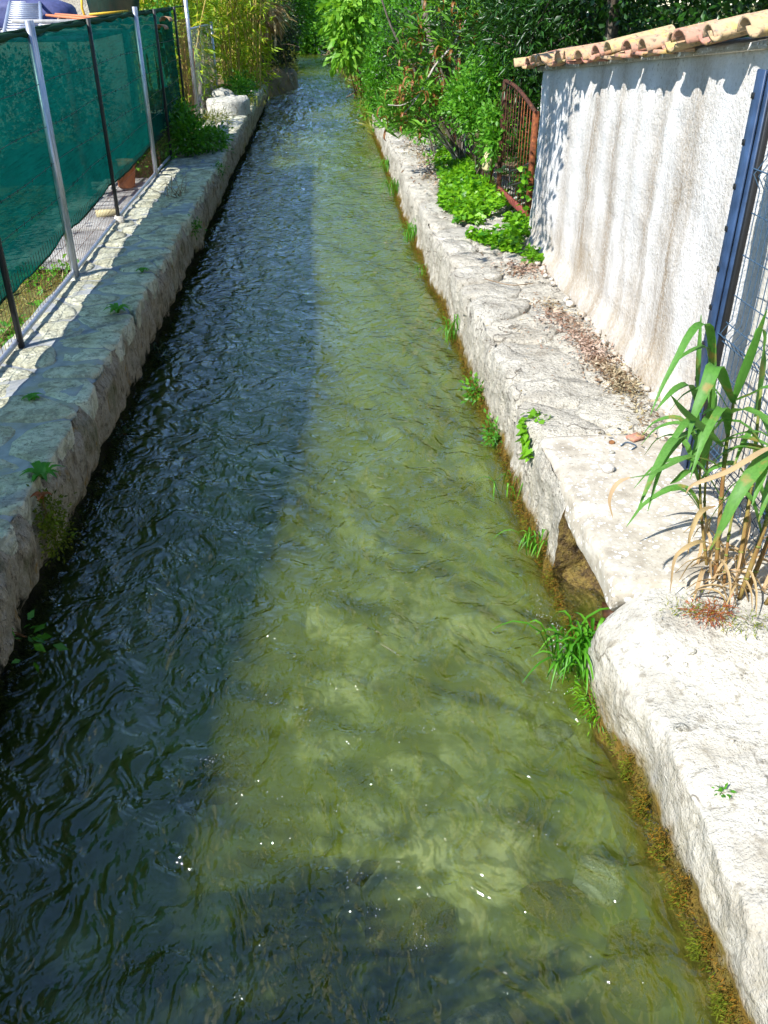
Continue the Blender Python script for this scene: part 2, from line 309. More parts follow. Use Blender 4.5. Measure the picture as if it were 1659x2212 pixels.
def tag(o, label, cat, group=None):
    o['label'] = label; o['category'] = cat
    if group: o['group'] = group
    return o
def thing(name, label, cat, loc=(0, 0, 0), group=None):
    o = bpy.data.objects.new(name, None); o.empty_display_size = 0.1; COL.objects.link(o); o.location = loc
    return tag(o, label, cat, group)
def adopt(o, parent):          # parent while keeping world coordinates
    o.parent = parent; o.matrix_parent_inverse = Matrix.Translation(parent.location).inverted(); return o
def part(name, VF, mat, root, smooth=False, kind=None): return adopt(obj(name, VF, mat, None, smooth, kind), root)
def join(*L):
    V = []; F = []; n = 0
    for v, f in L:
        v = np.asarray(v, float).reshape(-1, 3); V.append(v)
        F += [tuple(int(i) + n for i in q) for q in f]; n += len(v)
    return np.concatenate(V), F
def box(c, s, rz=0.0, bev=0.006, tilt=0.0):
    bm = bmesh.new(); bmesh.ops.create_cube(bm, size=1.0)
    bmesh.ops.scale(bm, vec=s, verts=bm.verts)
    if bev: bmesh.ops.bevel(bm, geom=bm.edges[:], offset=min(bev, min(s) * 0.3), segments=1, affect='EDGES')
    M = Matrix.Translation(c) @ Matrix.Rotation(rz, 4, 'Z') @ Matrix.Rotation(tilt, 4, 'Y'); bm.transform(M)
    bm.verts.index_update(); V = np.array([v.co[:] for v in bm.verts]); F = [tuple(v.index for v in f.verts) for f in bm.faces]; bm.free(); return V, F
def tube(P, r, n=7, cap=True):
    P = np.asarray(P, float); m = len(P); r = np.full(m, r, float) if np.isscalar(r) else np.asarray(r, float)
    D = np.gradient(P, axis=0); D /= np.linalg.norm(D, axis=1)[:, None] + 1e-9
    V = []
    for i in range(m):
        a = np.cross(D[i], (0.0, 0.0, 1.0) if abs(D[i][2]) < 0.9 else (1.0, 0, 0)); a /= np.linalg.norm(a); b = np.cross(D[i], a)
        for k in range(n): t = 2 * math.pi * k / n; V.append(P[i] + r[i] * (a * math.cos(t) + b * math.sin(t)))
    F = [(i * n + k, i * n + (k + 1) % n, (i + 1) * n + (k + 1) % n, (i + 1) * n + k) for i in range(m - 1) for k in range(n)]
    if cap: F += [tuple(range(n))[::-1], tuple((m - 1) * n + k for k in range(n))]
    return np.array(V), F
def spline(P, n=12):
    P = np.asarray(P, float); m = len(P)
    if m < 3: t = np.linspace(0, 1, n)[:, None]; return P[0] * (1 - t) + P[-1] * t
    Q = np.vstack([2 * P[0] - P[1], P, 2 * P[-1] - P[-2]]); out = []
    for u in np.linspace(0, m - 1 - 1e-6, n):
        i = int(u); t = u - i; a, b, c, d = Q[i:i + 4]
        out.append(0.5 * (2 * b + (c - a) * t + (2 * a - 5 * b + 4 * c - d) * t * t + (3 * b - a - 3 * c + d) * t ** 3))
    return np.array(out)
def grid(U, W): return np.array([(i * len(W) + j, (i + 1) * len(W) + j, (i + 1) * len(W) + j + 1, i * len(W) + j + 1) for i in range(len(U) - 1) for j in range(len(W) - 1)])
def rows(y0, y1, d0, k):
    y = [y0]
    while y[-1] < y1: y.append(y[-1] + max(d0, k * y[-1]))
    return np.array(y)

# ---- leaves
TPL = dict(
    oval=(np.array([(0, 0, 0), (.42, .27, .05), (1, 0, -.05), (.42, -.27, .05)]), np.array([(0, 2, 1), (0, 3, 2)])),
    lance=(np.array([(0, 0, 0), (.4, .09, .03), (1, 0, -.12), (.4, -.09, .03)]), np.array([(0, 2, 1), (0, 3, 2)])),
    blade=(np.array([(0, .02, 0), (0, -.02, 0), (.5, .022, .03), (.5, -.022, .03), (1, 0, -.1)]), np.array([(0, 1, 3), (0, 3, 2), (2, 3, 4)])),
    heart=(np.array([(0, 0, 0), (-.12, .3, .03), (.25, .48, .06), (1, 0, -.04), (.25, -.48, .06), (-.12, -.3, .03), (.3, 0, -.02)]), np.array([(0, 6, 1), (1, 6, 2), (2, 6, 3), (6, 4, 3), (6, 5, 4), (0, 5, 6)])),
    chip=(np.array([(0, 0, 0), (.5, .2, .1), (1, 0, 0), (.5, -.2, .06)]), np.array([(0, 2, 1), (0, 3, 2)])))
def leaves(P, size, tpl='oval', D=None, up=0.8, jit=0.45, wild=1.0):
    tv, tf = TPL[tpl]; P = np.asarray(P, float); n = len(P)
    s = size * (1 + jit * rng.uniform(-1, 1, n))
    if D is None: D = rng.normal(size=(n, 3)) * (1, 1, 0.55)
    else: D = np.asarray(D, float) + rng.normal(size=(n, 3)) * 0.45 * wild
    D = D / (np.linalg.norm(D, axis=1)[:, None] + 1e-9)
    N = rng.normal(size=(n, 3)) * 0.6 * wild + (0, 0, up); B = np.cross(N, D); B /= np.linalg.norm(B, axis=1)[:, None] + 1e-9
    N = np.cross(D, B)
    V = P[:, None, :] + s[:, None, None] * (tv[None, :, 0:1] * D[:, None, :] + tv[None, :, 1:2] * B[:, None, :] + tv[None, :, 2:3] * N[:, None, :])
    F = (tf[None] + (np.arange(n) * len(tv))[:, None, None]).reshape(-1, 3)
    return V.reshape(-1, 3), F
def blobpts(blobs, ncl, nl, spread):
    """blobs: (cx,cy,cz,rx,ry,rz,weight); leaves gathered in twig clusters spread through the volume"""
    W = np.array([b[6] if len(b) > 6 else b[3] * b[4] * b[5] for b in blobs], float); W /= W.sum()
    C = []; O = []
    for b, wv in zip(blobs, W):
        k = max(2, int(round(ncl * wv))); d = rng.normal(size=(k, 3)); d /= np.linalg.norm(d, axis=1)[:, None]
        r = rng.uniform(0.12, 1, k) ** 0.45 * rng.uniform(0.8, 1.12, k)
        C.append(np.array(b[:3]) + d * r[:, None] * np.array(b[3:6])); O.append(d)
    C = np.concatenate(C); O = np.concatenate(O)
    i = np.repeat(np.arange(len(C)), nl); q = rng.normal(size=(len(i), 3))
    return C, O, C[i] + q * spread * rng.uniform(0.6, 1.3, len(i))[:, None], O[i] * 0.5 + q * 0.7
def plant(name, label, cat, base, blobs, mat, ncl, nl, size, tpl='oval', spread=0.12, stems=6, stemmat='bark', r0=0.02, group=None, partname='foliage', droop=0.0, trunk=None):
    root = thing(name, label, cat, base, group); C, O, P, D = blobpts(blobs, ncl, nl, spread)
    D = D - np.array((0, 0, droop)); V, F = leaves(P, size, tpl, D)
    part(partname, (V, F), mat, root)
    b = np.array(base, float); st = b
    if trunk is not None:
        tp = spline([b] + [np.array(q, float) for q in trunk], 10); part('trunk', tube(tp, np.linspace(r0 * 1.5, r0 * 0.8, 10), 9), stemmat, root, True); st = tp[-1]
    for k in range(stems):
        e = C[rng.integers(len(C))]; ln = np.linalg.norm(e - st); m = (st + e) / 2 + rng.normal(size=3) * 0.07 * ln + (0, 0, 0.08 * ln)
        s0 = st + (rng.normal(size=3) * (0.04 * ln, 0.04 * ln, 0) if trunk is None else 0)
        part('limb' if trunk is not None else 'stem', tube(spline([s0, m, e], 8), np.linspace(r0 * (0.8 if trunk is None else 0.6), r0 * 0.2, 8), 6), stemmat, root, True)
    return root
def strip(P, wd, n=14, fold=0.25, twist=0.0, upv=(0, 0, 1)):
    Q = spline(P, n); D = np.gradient(Q, axis=0); D /= np.linalg.norm(D, axis=1)[:, None] + 1e-9; V = []
    prev = None
    for i in range(n):
        t = i / (n - 1); wv = wd * min(1, 0.45 + 2.2 * t) * (1 - max(0, (t - 0.35) / 0.65) ** 1.7) * 0.5 + 0.0015
        b = np.cross(D[i], np.array(upv, float));
        if np.linalg.norm(b) < 0.15: b = prev if prev is not None else np.array((0.8, 0.5, 0.0))
        b /= np.linalg.norm(b)
        if prev is not None and b @ prev < 0: b = -b
        if prev is not None: b = b * 0.45 + prev * 0.55; b -= D[i] * (b @ D[i]); b /= np.linalg.norm(b)
        prev = b; nn = np.cross(b, D[i]); a = twist * t; bb = b * math.cos(a) + nn * math.sin(a); nn = np.cross(bb, D[i])
        V += [Q[i] - bb * wv + nn * fold * wv, Q[i] - nn * 0.001, Q[i] + bb * wv + nn * fold * wv]
    F = [(i * 3 + j, (i + 1) * 3 + j, (i + 1) * 3 + j + 1, i * 3 + j + 1) for i in range(n - 1) for j in (0, 1)]
    return np.array(V), F
def rock(c, s, seed, n=2, amp=0.22, pw=0.8):
    bm = bmesh.new(); bmesh.ops.create_icosphere(bm, subdivisions=n, radius=1.0)
    V = np.array([v.co[:] for v in bm.verts]); bm.verts.index_update(); F = [tuple(v.index for v in f.verts) for f in bm.faces]; bm.free()
    d = 1 + amp * (fbm(V[:, 0] * 1.7 + seed * 3.1 + V[:, 2], V[:, 1] * 1.7 - seed + V[:, 2] * .7, seed, 3))
    V = V * d[:, None]; V = np.sign(V) * np.abs(V) ** pw
    return V * np.array(s) + np.array(c), F
def tuft(name, label, base, n, h, spread, mat='grass', lean=(0, 0), group=None, cat='grass', blade=0.008, drop=1.0):
    root = thing(name, label, cat, base, group); L = []
    for k in range(n):
        a = rng.uniform(0, 2 * math.pi); l = h * rng.uniform(0.5, 1.1); o = np.array(base) + (rng.normal() * spread * .4, rng.normal() * spread * .4, -0.02)
        d = np.array((math.cos(a) * rng.uniform(.15, .8) + lean[0], math.sin(a) * rng.uniform(.15, .8) + lean[1], 0.0)); q = rng.uniform(0.3, 1.0) * drop
        L.append(strip([o, o + d * l * .35 + (0, 0, l * .6), o + d * l * .8 + (0, 0, l * (.85 - .35 * q)), o + d * l * 1.15 + (0, 0, l * (0.85 - .8 * q))], blade * rng.uniform(.7, 1.4), 7))
    part('blades', join(*L), mat, root, True, kind='stuff'); return root

# ---- irregular stones laid out as cells of a strip
def cells(x0, x1, y0, y1, size, seed, aspect=1.0, jit=0.85):
    g = np.random.default_rng(seed); nx = max(1, int(round((x1 - x0) / size))); ny = int(round((y1 - y0) / (size * aspect)))
    S = []
    for j in range(ny):
        for i in range(nx):
            off = 0.5 if j % 2 else 0.0
            S.append((x0 + (i + 0.5 + (off - .25) * .6 + g.uniform(-.5, .5) * jit) * (x1 - x0) / nx, y0 + (j + 0.5 + g.uniform(-.5, .5) * jit) * (y1 - y0) / ny))
    S = np.array(S); out = []
    for i, s in enumerate(S):
        poly = [np.array(p) for p in ((x0, y0), (x1, y0), (x1, y1), (x0, y1))]
        for j in np.argsort(((S - s) ** 2).sum(1))[1:22]:
            m = (S[j] + s) / 2; d = S[j] - s; new = []
            for a in range(len(poly)):
                p, q = poly[a], poly[(a + 1) % len(poly)]; fp, fq = (p - m) @ d, (q - m) @ d
                if fp <= 0: new.append(p)
                if fp * fq < 0: new.append(p + (q - p) * fp / (fp - fq))
            poly = new
            if len(poly) < 3: break
        if len(poly) >= 3: out.append(np.array(poly))
    return out
def stone(poly, ztop, depth, gap, seed, rough=0.012, m=18, edge=0.02, dome=0.01):
    g = np.random.default_rng(seed); c = poly.mean(0)
    for _ in range(1):   # corner cutting
        p2 = np.roll(poly, -1, axis=0); poly = np.stack([poly * .78 + p2 * .22, poly * .22 + p2 * .78], 1).reshape(-1, 2)
    seg = np.linalg.norm(np.roll(poly, -1, 0) - poly, axis=1); cum = np.concatenate([[0], np.cumsum(seg)]); tt = np.linspace(0, cum[-1], m, endpoint=False)
    pc = np.vstack([poly, poly[:1]]); ring = np.stack([np.interp(tt, cum, pc[:, 0]), np.interp(tt, cum, pc[:, 1])], 1)
    d = ring - c; l = np.linalg.norm(d, axis=1)[:, None]; ring = c + d * np.clip(1 - gap / l, 0.4, 1) * (1 + g.uniform(-.06, .03, (m, 1)))
    tl = g.normal(size=2) * 0.012
    def lay(k, z, nz): q = c + (ring - c) * k; zz = z + (q - c) @ tl + nz * fbm(q[:, 0] * 7, q[:, 1] * 7, seed, 3); return np.column_stack([q, zz])
    r = np.clip(edge / l.mean(), 0.03, 0.3)
    L = [lay(1.0, ztop - depth, 0), lay(1.0, ztop - edge, rough), lay(1 - r, ztop, rough), lay(0.62, ztop + dome * .7, rough * 1.5), lay(0.28, ztop + dome, rough * 1.5)]
    V = np.vstack(L + [np.array([[c[0], c[1], ztop + dome]])]); F = [(k * m + i, k * m + (i + 1) % m, (k + 1) * m + (i + 1) % m, (k + 1) * m + i) for k in range(4) for i in range(m)]
    F += [(4 * m + i, 4 * m + (i + 1) % m, 5 * m) for i in range(m)]
    return V, F

# ================================================================== THE SETTING
# water
YR = rows(0.3, 78, 0.024, 0.0042); XR = np.linspace(-1.95, 2.0, 170)
X, Y = np.meshgrid(XR, YR, indexing='ij')
def water_z(X, Y):
    wx = X + 0.22 * fbm(X * 1.7, Y * 1.3, 3, 3); wy = Y + 0.28 * fbm(X * 1.5 + 5, Y * 1.2, 9, 3)
    z = 0.026 * fbm(wx * 1.6, wy * 1.25, 21, 3)
    rid = 1 - np.abs(fbm(wx * 3.4, wy * 2.6, 33, 3)) * 2.2; z = z + 0.015 * np.clip(rid, -1, 1)
    z = z + 0.009 * fbm(wx * 8, wy * 6.5, 41, 3)
    z = z * (1 + 1.6 * sstep(21, 25, Y) * (1 - sstep(34, 38, Y)))
    return z + 0.30 * sstep(24.5, 34, Y) + 0.10 * sstep(38, 70, Y)
Zw = water_z(X, Y)
nX, nY = len(XR), len(YR); topv = np.stack([X, Y, Zw], -1).reshape(-1, 3); botv = topv.copy(); botv[:, 2] = -0.9
edge = [i * nY for i in range(nX)] + [(nX - 1) * nY + j for j in range(1, nY)] + [i * nY + nY - 1 for i in range(nX - 2, -1, -1)] + [j for j in range(nY - 2, 0, -1)]
ring = np.array(edge); nt = len(topv); Vw = np.vstack([topv, botv[ring]]); m_ = len(ring)
Fw = [tuple(q) for q in grid(XR, YR)] + [(int(ring[(i + 1) % m_]), int(ring[i]), nt + i, nt + (i + 1) % m_) for i in range(m_)] + [tuple(nt + i for i in range(m_))]
ow = obj('water', (Vw, Fw), 'water', smooth=True, kind='structure')
# bed
YB = rows(0.2, 78, 0.09, 0.008); XB = np.linspace(-1.95, 2.0, 44); X, Y = np.meshgrid(XB, YB, indexing='ij')
Zb = -0.46 + 0.14 * fbm(X * 1.6, Y * 1.6, 5, 3) + 0.05 * fbm(X * 5, Y * 5, 8, 2) + 0.32 * sstep(24, 34, Y)
bed = obj('canal_bed', (np.stack([X, Y, Zb], -1).reshape(-1, 3), grid(XB, YB)), 'bed', smooth=True, kind='structure')
for k in range(110):
    x, y = rng.uniform(-1.4, 1.2), 1.3 + 8 * rng.uniform(0, 1) ** 1.3; q = rng.uniform(.05, .17)
    V_, F_ = rock((0, 0, 0), (q, q * rng.uniform(.6, 1.5), q * .45), k + 3, 2, .55, .65); a_ = rng.uniform(0, 6.28)
    put('stone', mesh('stone', V_, F_, True), ['boulder', 'bed', 'bed', 'flag'][k % 4], bed, (x, y, -0.44), (0, 0, a_))
# ground sheets with the slot of the canal between them
def flat(name, x0, x1, y0, y1, z, mat, n=30, amp=0.03):
    U = np.linspace(x0, x1, n); W = np.linspace(y0, y1, n * 2); X, Y = np.meshgrid(U, W, indexing='ij')
    return obj(name, (np.stack([X, Y, z + amp * fbm(X * 1.1, Y * 1.1, 4, 3)], -1).reshape(-1, 3), grid(U, W)), mat, smooth=True, kind='structure')
flat('yard_ground', -14, -2.30, -6, 24, 0.45, 'turf', 50, 0.04)
flat('garden_ground', 2.28, 14, -6, 24, 0.50, 'soil', 40, 0.05)
put('ground', mesh('ground', [(-300, -100, .30), (-3, -100, .30), (-3, 24, .30), (-300, 24, .30), (3, -100, .3), (300, -100, .3), (300, 24, .3), (3, 24, .3),
    (-300, 24, .30), (-9, 24, .30), (-9, 79, .3), (-300, 79, .3), (13, 24, .3), (300, 24, .3), (300, 79, .3), (13, 79, .3), (-300, 79, .3), (300, 79, .3), (300, 500, .3), (-300, 500, .3)],
    [(0, 1, 2, 3), (4, 5, 6, 7), (8, 9, 10, 11), (12, 13, 14, 15), (16, 17, 18, 19)]), 'turf', kind='structure')
# the natural banks upstream
def bank_z(X, Y):
    xl = np.interp(Y, [20, 30, 32.5, 40, 60, 80], [-2.25, -2.2, -0.75, -0.9, -1.3, -2.2]); xr = np.interp(Y, [20, 24, 30, 36, 47, 60, 80], [1.65, 1.45, 1.45, 1.3, 0.85, 0.35, -1.0])
    d = np.maximum(xl - X, X - xr); nz = 0.25 * fbm(X * .9, Y * .9, 13, 4)
    return -0.45 + 1.15 * sstep(-0.35, 0.45, d + nz * .6) + 0.9 * sstep(0.4, 3.5, d) * sstep(24, 32, Y) + nz * sstep(0, 1, d) * .5 + 0.25 * sstep(26, 34, Y)
UB = np.concatenate([np.linspace(-10, -3, 18), np.linspace(-2.85, 2.85, 60), np.linspace(3, 14, 18)]); WB = rows(22.5, 80, 0.2, 0.006); X, Y = np.meshgrid(UB, WB, indexing='ij')
obj('bank', (np.stack([X, Y, bank_z(X, Y)], -1).reshape(-1, 3), grid(UB, WB)), 'soil', smooth=True, kind='structure')

# ================================================================== LEFT CANAL WALL
lw = thing('canal_wall', 'long shaded stone canal wall with flagstone top under the green fence', 'stone wall', (-1.95, 3, -0.45))
YF = rows(0.6, 30.6, 0.03, 0.0045); ZF = np.concatenate([np.linspace(-0.5, 0.0, 5), np.linspace(0.03, 0.66, 24)]); X, Y = np.meshgrid(YF, ZF, indexing='ij')
YY, ZZ = X, Y
edge_x = lambda y: -1.555 + 0.025 * fbm(y * 0.7, y * 0 + 3, 2, 3)
fx = edge_x(YY) + 0.05 * fbm(YY * 5, ZZ * 2.2, 6, 4) + 0.03 * fbm(YY * 16, ZZ * 6, 7, 3) - 0.09 * sstep(0.26, 0.12, ZZ + 0.09 * fbm(YY * 5, ZZ * 0, 15, 3)) - 0.05 * sstep(0.55, 0.66, ZZ)
V1 = np.stack([fx, YY, ZZ], -1).reshape(-1, 3)
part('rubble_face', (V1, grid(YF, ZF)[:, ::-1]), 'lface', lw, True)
UT = np.linspace(0, 1, 22); A, B = np.meshgrid(UT, YF, indexing='ij'); xx = -2.40 + (edge_x(B) - 0.045 + 2.40) * A
part('mortar_bed', (np.stack([xx, B, 0.682 + 0.016 * fbm(xx * 3, B * 3, 12, 4) - 0.03 * (A > 0.97)], -1).reshape(-1, 3), grid(UT, YF)), 'mortar', lw, True)
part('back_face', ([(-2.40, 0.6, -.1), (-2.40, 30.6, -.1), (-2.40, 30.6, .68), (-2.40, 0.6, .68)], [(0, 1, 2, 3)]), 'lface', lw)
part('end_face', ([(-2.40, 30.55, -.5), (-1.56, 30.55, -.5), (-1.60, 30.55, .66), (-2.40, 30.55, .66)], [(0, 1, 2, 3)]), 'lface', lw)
k = 0
for x0, x1, y0, y1, sz in ((-2.40, -1.555, 0.8, 16.0, 0.34), (-2.40, -1.555, 16.0, 30.4, 0.46)):
    for p in cells(x0, x1, y0, y1, sz, 5 + k, 1.0):
        k += 1; c = p.mean(0); e = edge_x(np.array([c[1]]))[0] + 1.555
        p = p.copy(); p[:, 0] += e * (p[:, 0] + 2.4) / 0.85; p[:, 0] += np.where(p[:, 0] > -1.62, rng.uniform(-.012, .02), 0)
        part('stone', stone(p, 0.692 + rng.uniform(-.007, .007), 0.16, rng.uniform(0.004, 0.035), k, 0.010, 20, 0.010, 0.003), 'flag', lw, True)

# ================================================================== RIGHT CANAL WALL, SLAB, NEAR BLOCK
rw = thing('canal_wall', 'sunlit pale limestone canal wall with rough ledge below the white garden wall', 'stone wall', (1.8, 8, -0.45))
edge_r = lambda y: 1.285 + 0.045 * fbm(y * 0.9, y * 0 + 8, 4, 3) + 0.09 * sstep(13, 22, y)
YF = rows(3.98, 24.0, 0.03, 0.0045); YY, ZZ = np.meshgrid(YF, np.concatenate([np.linspace(-0.5, 0.0, 5), np.linspace(0.03, 0.575, 20)]), indexing='ij')
fx = edge_r(YY) + 0.035 * fbm(YY * 4, ZZ * 3, 16, 4) + 0.02 * fbm(YY * 15, ZZ * 9, 17, 3) + 0.03 * sstep(0.5, 0.575, ZZ) - 0.02 * sstep(0.2, 0.1, ZZ)
part('rubble_face', (np.stack([fx, YY, ZZ], -1).reshape(-1, 3), grid(YF, ZZ[0])), 'right', rw, True)
UT = np.linspace(0, 1, 26); A, B = np.meshgrid(UT, YF, indexing='ij'); xx = edge_r(B) + 0.02 + (2.75 - edge_r(B)) * A
part('mortar_bed', (np.stack([xx, B, 0.560 + 0.03 * fbm(xx * 2.5, B * 2.5, 22, 4) + 0.02 * A], -1).reshape(-1, 3), grid(UT, YF)), 'right', rw, True)
ZE = ZZ[0]; tE = np.linspace(0, 1, 22); A, B = np.meshgrid(tE, ZE, indexing='ij'); f0 = np.tile(fx[0], (22, 1)); jx = f0 + (2.1 - f0) * A
jy = YF[0] + 0.02 * A - .22 * sstep(.25, .0, B) * sstep(0.05, .5, A) + 0.10 * fbm(jx * 6, B * 5, 31, 4) * sstep(0.0, .15, A)
part('outlet_side', (np.stack([jx, jy, B], -1).reshape(-1, 3), grid(tE, ZE)), 'mossrock', rw, True)
part('outlet_back', ([(2.05, 2.9, -.5), (2.05, 4.3, -.5), (2.05, 4.3, .52), (2.05, 2.9, .52)], [(0, 1, 2, 3)]), 'mossrock', rw)
k = 500
for x0, x1, y0, y1, sz, asp in ((1.275, 2.34, 4.66, 13.0, 0.50, 1.15), (1.30, 2.36, 13.0, 23.5, 0.55, 1.2)):
    for p in cells(x0, x1, y0, y1, sz, 40 + k, asp, 0.7):
        k += 1; p = p.copy(); e = edge_r(np.array([p.mean(0)[1]]))[0] - 1.285
        p[:, 0] += np.where(p[:, 0] < 1.33, e + rng.uniform(-.03, .03), 0)
        part('stone', stone(p, 0.600 + rng.uniform(-.012, .016), 0.2, rng.uniform(0.001, 0.009), k, 0.022, 24, 0.018, 0.004), 'right', rw, True)

sp_ = np.vstack([np.column_stack([np.linspace(2.2, 1.34, 6), np.full(6, .425)]), spline([(1.31, .425), (1.287, .44), (1.284, .50), (1.287, .555), (1.305, .583), (1.345, .592), (1.6, .594), (1.9, .597), (2.22, .60)], 44)])
WS = np.linspace(3.14, 4.67, 90); A, B = np.meshgrid(np.arange(len(sp_)), WS, indexing='ij'); sx, sz = sp_[A, 0], sp_[A, 1]
edg = (sx < 1.33) * (sz > .43); chip = np.maximum(0, fbm(B * 5, sz * 3, 19, 4) - .25)
sx2 = sx + edg * (0.012 * fbm(B * 7, sz * 9, 20, 4) + 0.05 * chip * sstep(.5, .58, sz)); sz2 = sz + (sz > .5) * (0.010 * fbm(sx * 4, B * 4, 14, 4) - .05 * chip * edg * sstep(.5, .58, sz)) - 0.012 * sstep(3.17, 3.14, B) * (sz > .5)
Vs = np.stack([sx2, B, sz2], -1); nS = len(sp_); caps = [tuple(i * 90 for i in range(nS)), tuple(i * 90 + 89 for i in range(nS))[::-1]]
sl = obj('concrete_slab', (Vs.reshape(-1, 3), [tuple(q[::-1]) for q in grid(np.arange(nS), WS)] + caps), 'slab')
tag(sl, 'lichen-spotted grey concrete slab bridging the small outlet in the right wall', 'slab')

prof = spline([(1.9, -.5), (1.6, -.5), (1.33, -.49), (1.28, -.42), (1.272, -.2), (1.268, .0), (1.262, .26), (1.266, .375), (1.29, .415), (1.42, .45), (1.72, .515), (2.1, .56), (2.5, .585), (2.9, .59)], 70)
WN = np.linspace(0.1, 3.112, 130); A, B = np.meshgrid(np.arange(70), WN, indexing='ij'); px, pz = prof[A, 0], prof[A, 1]
endr = sstep(3.125, 3.0, B); dz = 0.022 * fbm(px * 3 + 4, B * 3, 51, 4) + 0.010 * fbm(px * 12, B * 12 + pz * 9, 52, 3)
lift = sstep(2.35, 3.05, B) * sstep(1.25, 1.42, px) * (pz > .35)
pz2 = pz + (0.572 - pz) * lift + dz * 1.5 * sstep(.28, .42, pz) * (0.4 + .6 * endr); px2 = px - (0.024 * fbm(B * 2.2, pz * 4, 53, 4) + 0.022 * fbm(B * 12, pz * 12, 57, 4)) * (pz < .47) * (px < 1.6) - 0.075 * sstep(2.3, 2.95, B) * sstep(1.45, 1.27, px) * (pz > -.1) + 0.05 * sstep(3.06, 3.11, B) * (px < 1.4) * (pz < .5)
nb = thing('wall_end', 'near bleached rough concrete end of the right canal wall with sloping gravelly top', 'concrete wall', (1.9, 1.6, -0.5))
part('weathered_mass', (np.stack([px2, B, pz2], -1).reshape(-1, 3), grid(np.arange(70), WN)[:, ::-1]), 'block', nb, True)
ec = np.column_stack([px2[:, -1], B[:, -1], pz2[:, -1]]); ec = np.vstack([ec, [(2.9, 3.112, -.5)]])
part('end_face', (ec, [tuple(range(len(ec)))]), 'block', nb)

# bridge that the view is taken from: parapet and an added bush at its left end (behind and below the frame)
br = thing('bridge', 'low stone bridge from which the stream is seen', 'bridge', (0, -1, 0))
part('deck', box((0.2, -2.0, 1.0), (8, 3.4, 0.3), -0.1), 'right', br)
part('parapet', box((0, -0.18, 1.42), (6.2, 0.24, 0.60), 0, 0.03), 'right', br)
plant('shade_bush', 'added unseen bush by the bridge end, placed to shade the near water', 'bush', (-1.95, 0.2, .69), [(-1.95, .42, 1.75, .42, .40, .45, 3), (-1.35, .22, 1.78, .34, .32, .28, 2), (-1.05, .02, 1.74, .22, .30, .24, 1.2), (-2.1, -.1, 1.5, .4, .4, .6, 2), (-1.5, -.15, 1.6, .4, .3, .45, 2)], 'evergreen', 170, 18, .085, 'oval', .09, 8, 'bark', .025)  # unseen bush added so its leaves shape the shadow on the near water

# ================================================================== GREEN SHADE FENCE
FX = lambda y: np.interp(y, [0, 6, 8, 10.4, 13.4, 18, 20], [-2.27, -2.28, -2.31, -2.37, -2.40, -2.44, -2.50])
FT = lambda y: np.interp(y, [-2, 0, 1.0, 1.9, 3.2, 4.4, 6, 8.2, 13, 18], [2.0, 2.02, 2.05, 2.12, 2.38, 2.58, 2.66, 2.70, 2.76, 2.80])
fence = thing('mesh_fence', 'tall fence of wire mesh hung with teal green shade cloth along the left wall', 'fence', (-2.35, 9, 0.45))
PY = [-1.2, 1.2, 3.4, 6.25, 8.15, 10.42, 13.45, 15.0, 17.3]
def seg_bottom(y):
    j = np.clip(np.searchsorted(PY, y) - 1, 0, len(PY) - 2); P = np.array(PY); t = (y - P[j]) / (P[j + 1] - P[j])
    return np.interp(y, [1, 6, 9, 18], [1.03, 1.05, 1.08, 1.11]) - 0.03 * np.sin(np.pi * np.clip(t, 0, 1)) + 0.015 * fbm(y * 4, y * 0, 77, 2)
for a, b in zip(PY[:-1], PY[1:]):
    ys = np.linspace(a - .005, b + .005, 40); ts = np.linspace(0, 1, 22); A, B = np.meshgrid(ys, ts, indexing='ij')
    z0 = seg_bottom(A); z1 = FT(A) - 0.03; zz = z0 + (z1 - z0) * B
    xx = FX(A) - 0.03 + 0.018 * fbm(A * 1.5, zz * 2, 61, 3) + 0.012 * np.sin(np.pi * (A - a) / (b - a)) * np.sin(B * 9)
    cl = part('shade_cloth', (np.stack([xx, A, zz], -1).reshape(-1, 3), grid(ys, ts)), 'cloth', fence, True)
    hy = np.linspace(a, b, 24); hem = np.column_stack([FX(hy) - 0.02, hy, FT(hy) - 0.03 + 0.012 * fbm(hy * 3, hy * 0, 62, 3)])
    part('hem', tube(hem, 0.024 + 0.008 * np.sin(hy * 7), 7), 'hem', cl, True)
    hb = np.column_stack([FX(hy) - 0.025, hy, seg_bottom(hy)]); part('hem', tube(hb, 0.009, 5), 'hem', cl)
for y in (3.4, 8.15, 13.45):
    for s in (-1, 1): part('steel_post', tube([(FX(y) + .012, y + s * .034, 0.47), (FX(y) + .012, y + s * .034, FT(y) + .06)], 0.027, 10), 'galv', fence, True)
for y in (1.2, 6.25, 10.42, 15.0, 17.3): part('black_post', box((FX(y) + .03, y, (0.62 + FT(y)) / 2), (0.035, 0.05, FT(y) - .60), 0, 0.004), 'black', fence)
hy = np.linspace(0.8, 19.5, 40); part('bottom_rail', tube(np.column_stack([FX(hy) + .005, hy, 0.735 + 0 * hy]), 0.019, 8), 'galv', fence, True)
hy = np.linspace(6, 19.6, 40); part('top_rail', tube(np.column_stack([FX(hy) - .03, hy, FT(hy) - .005]), 0.012, 6), 'hem', fence)
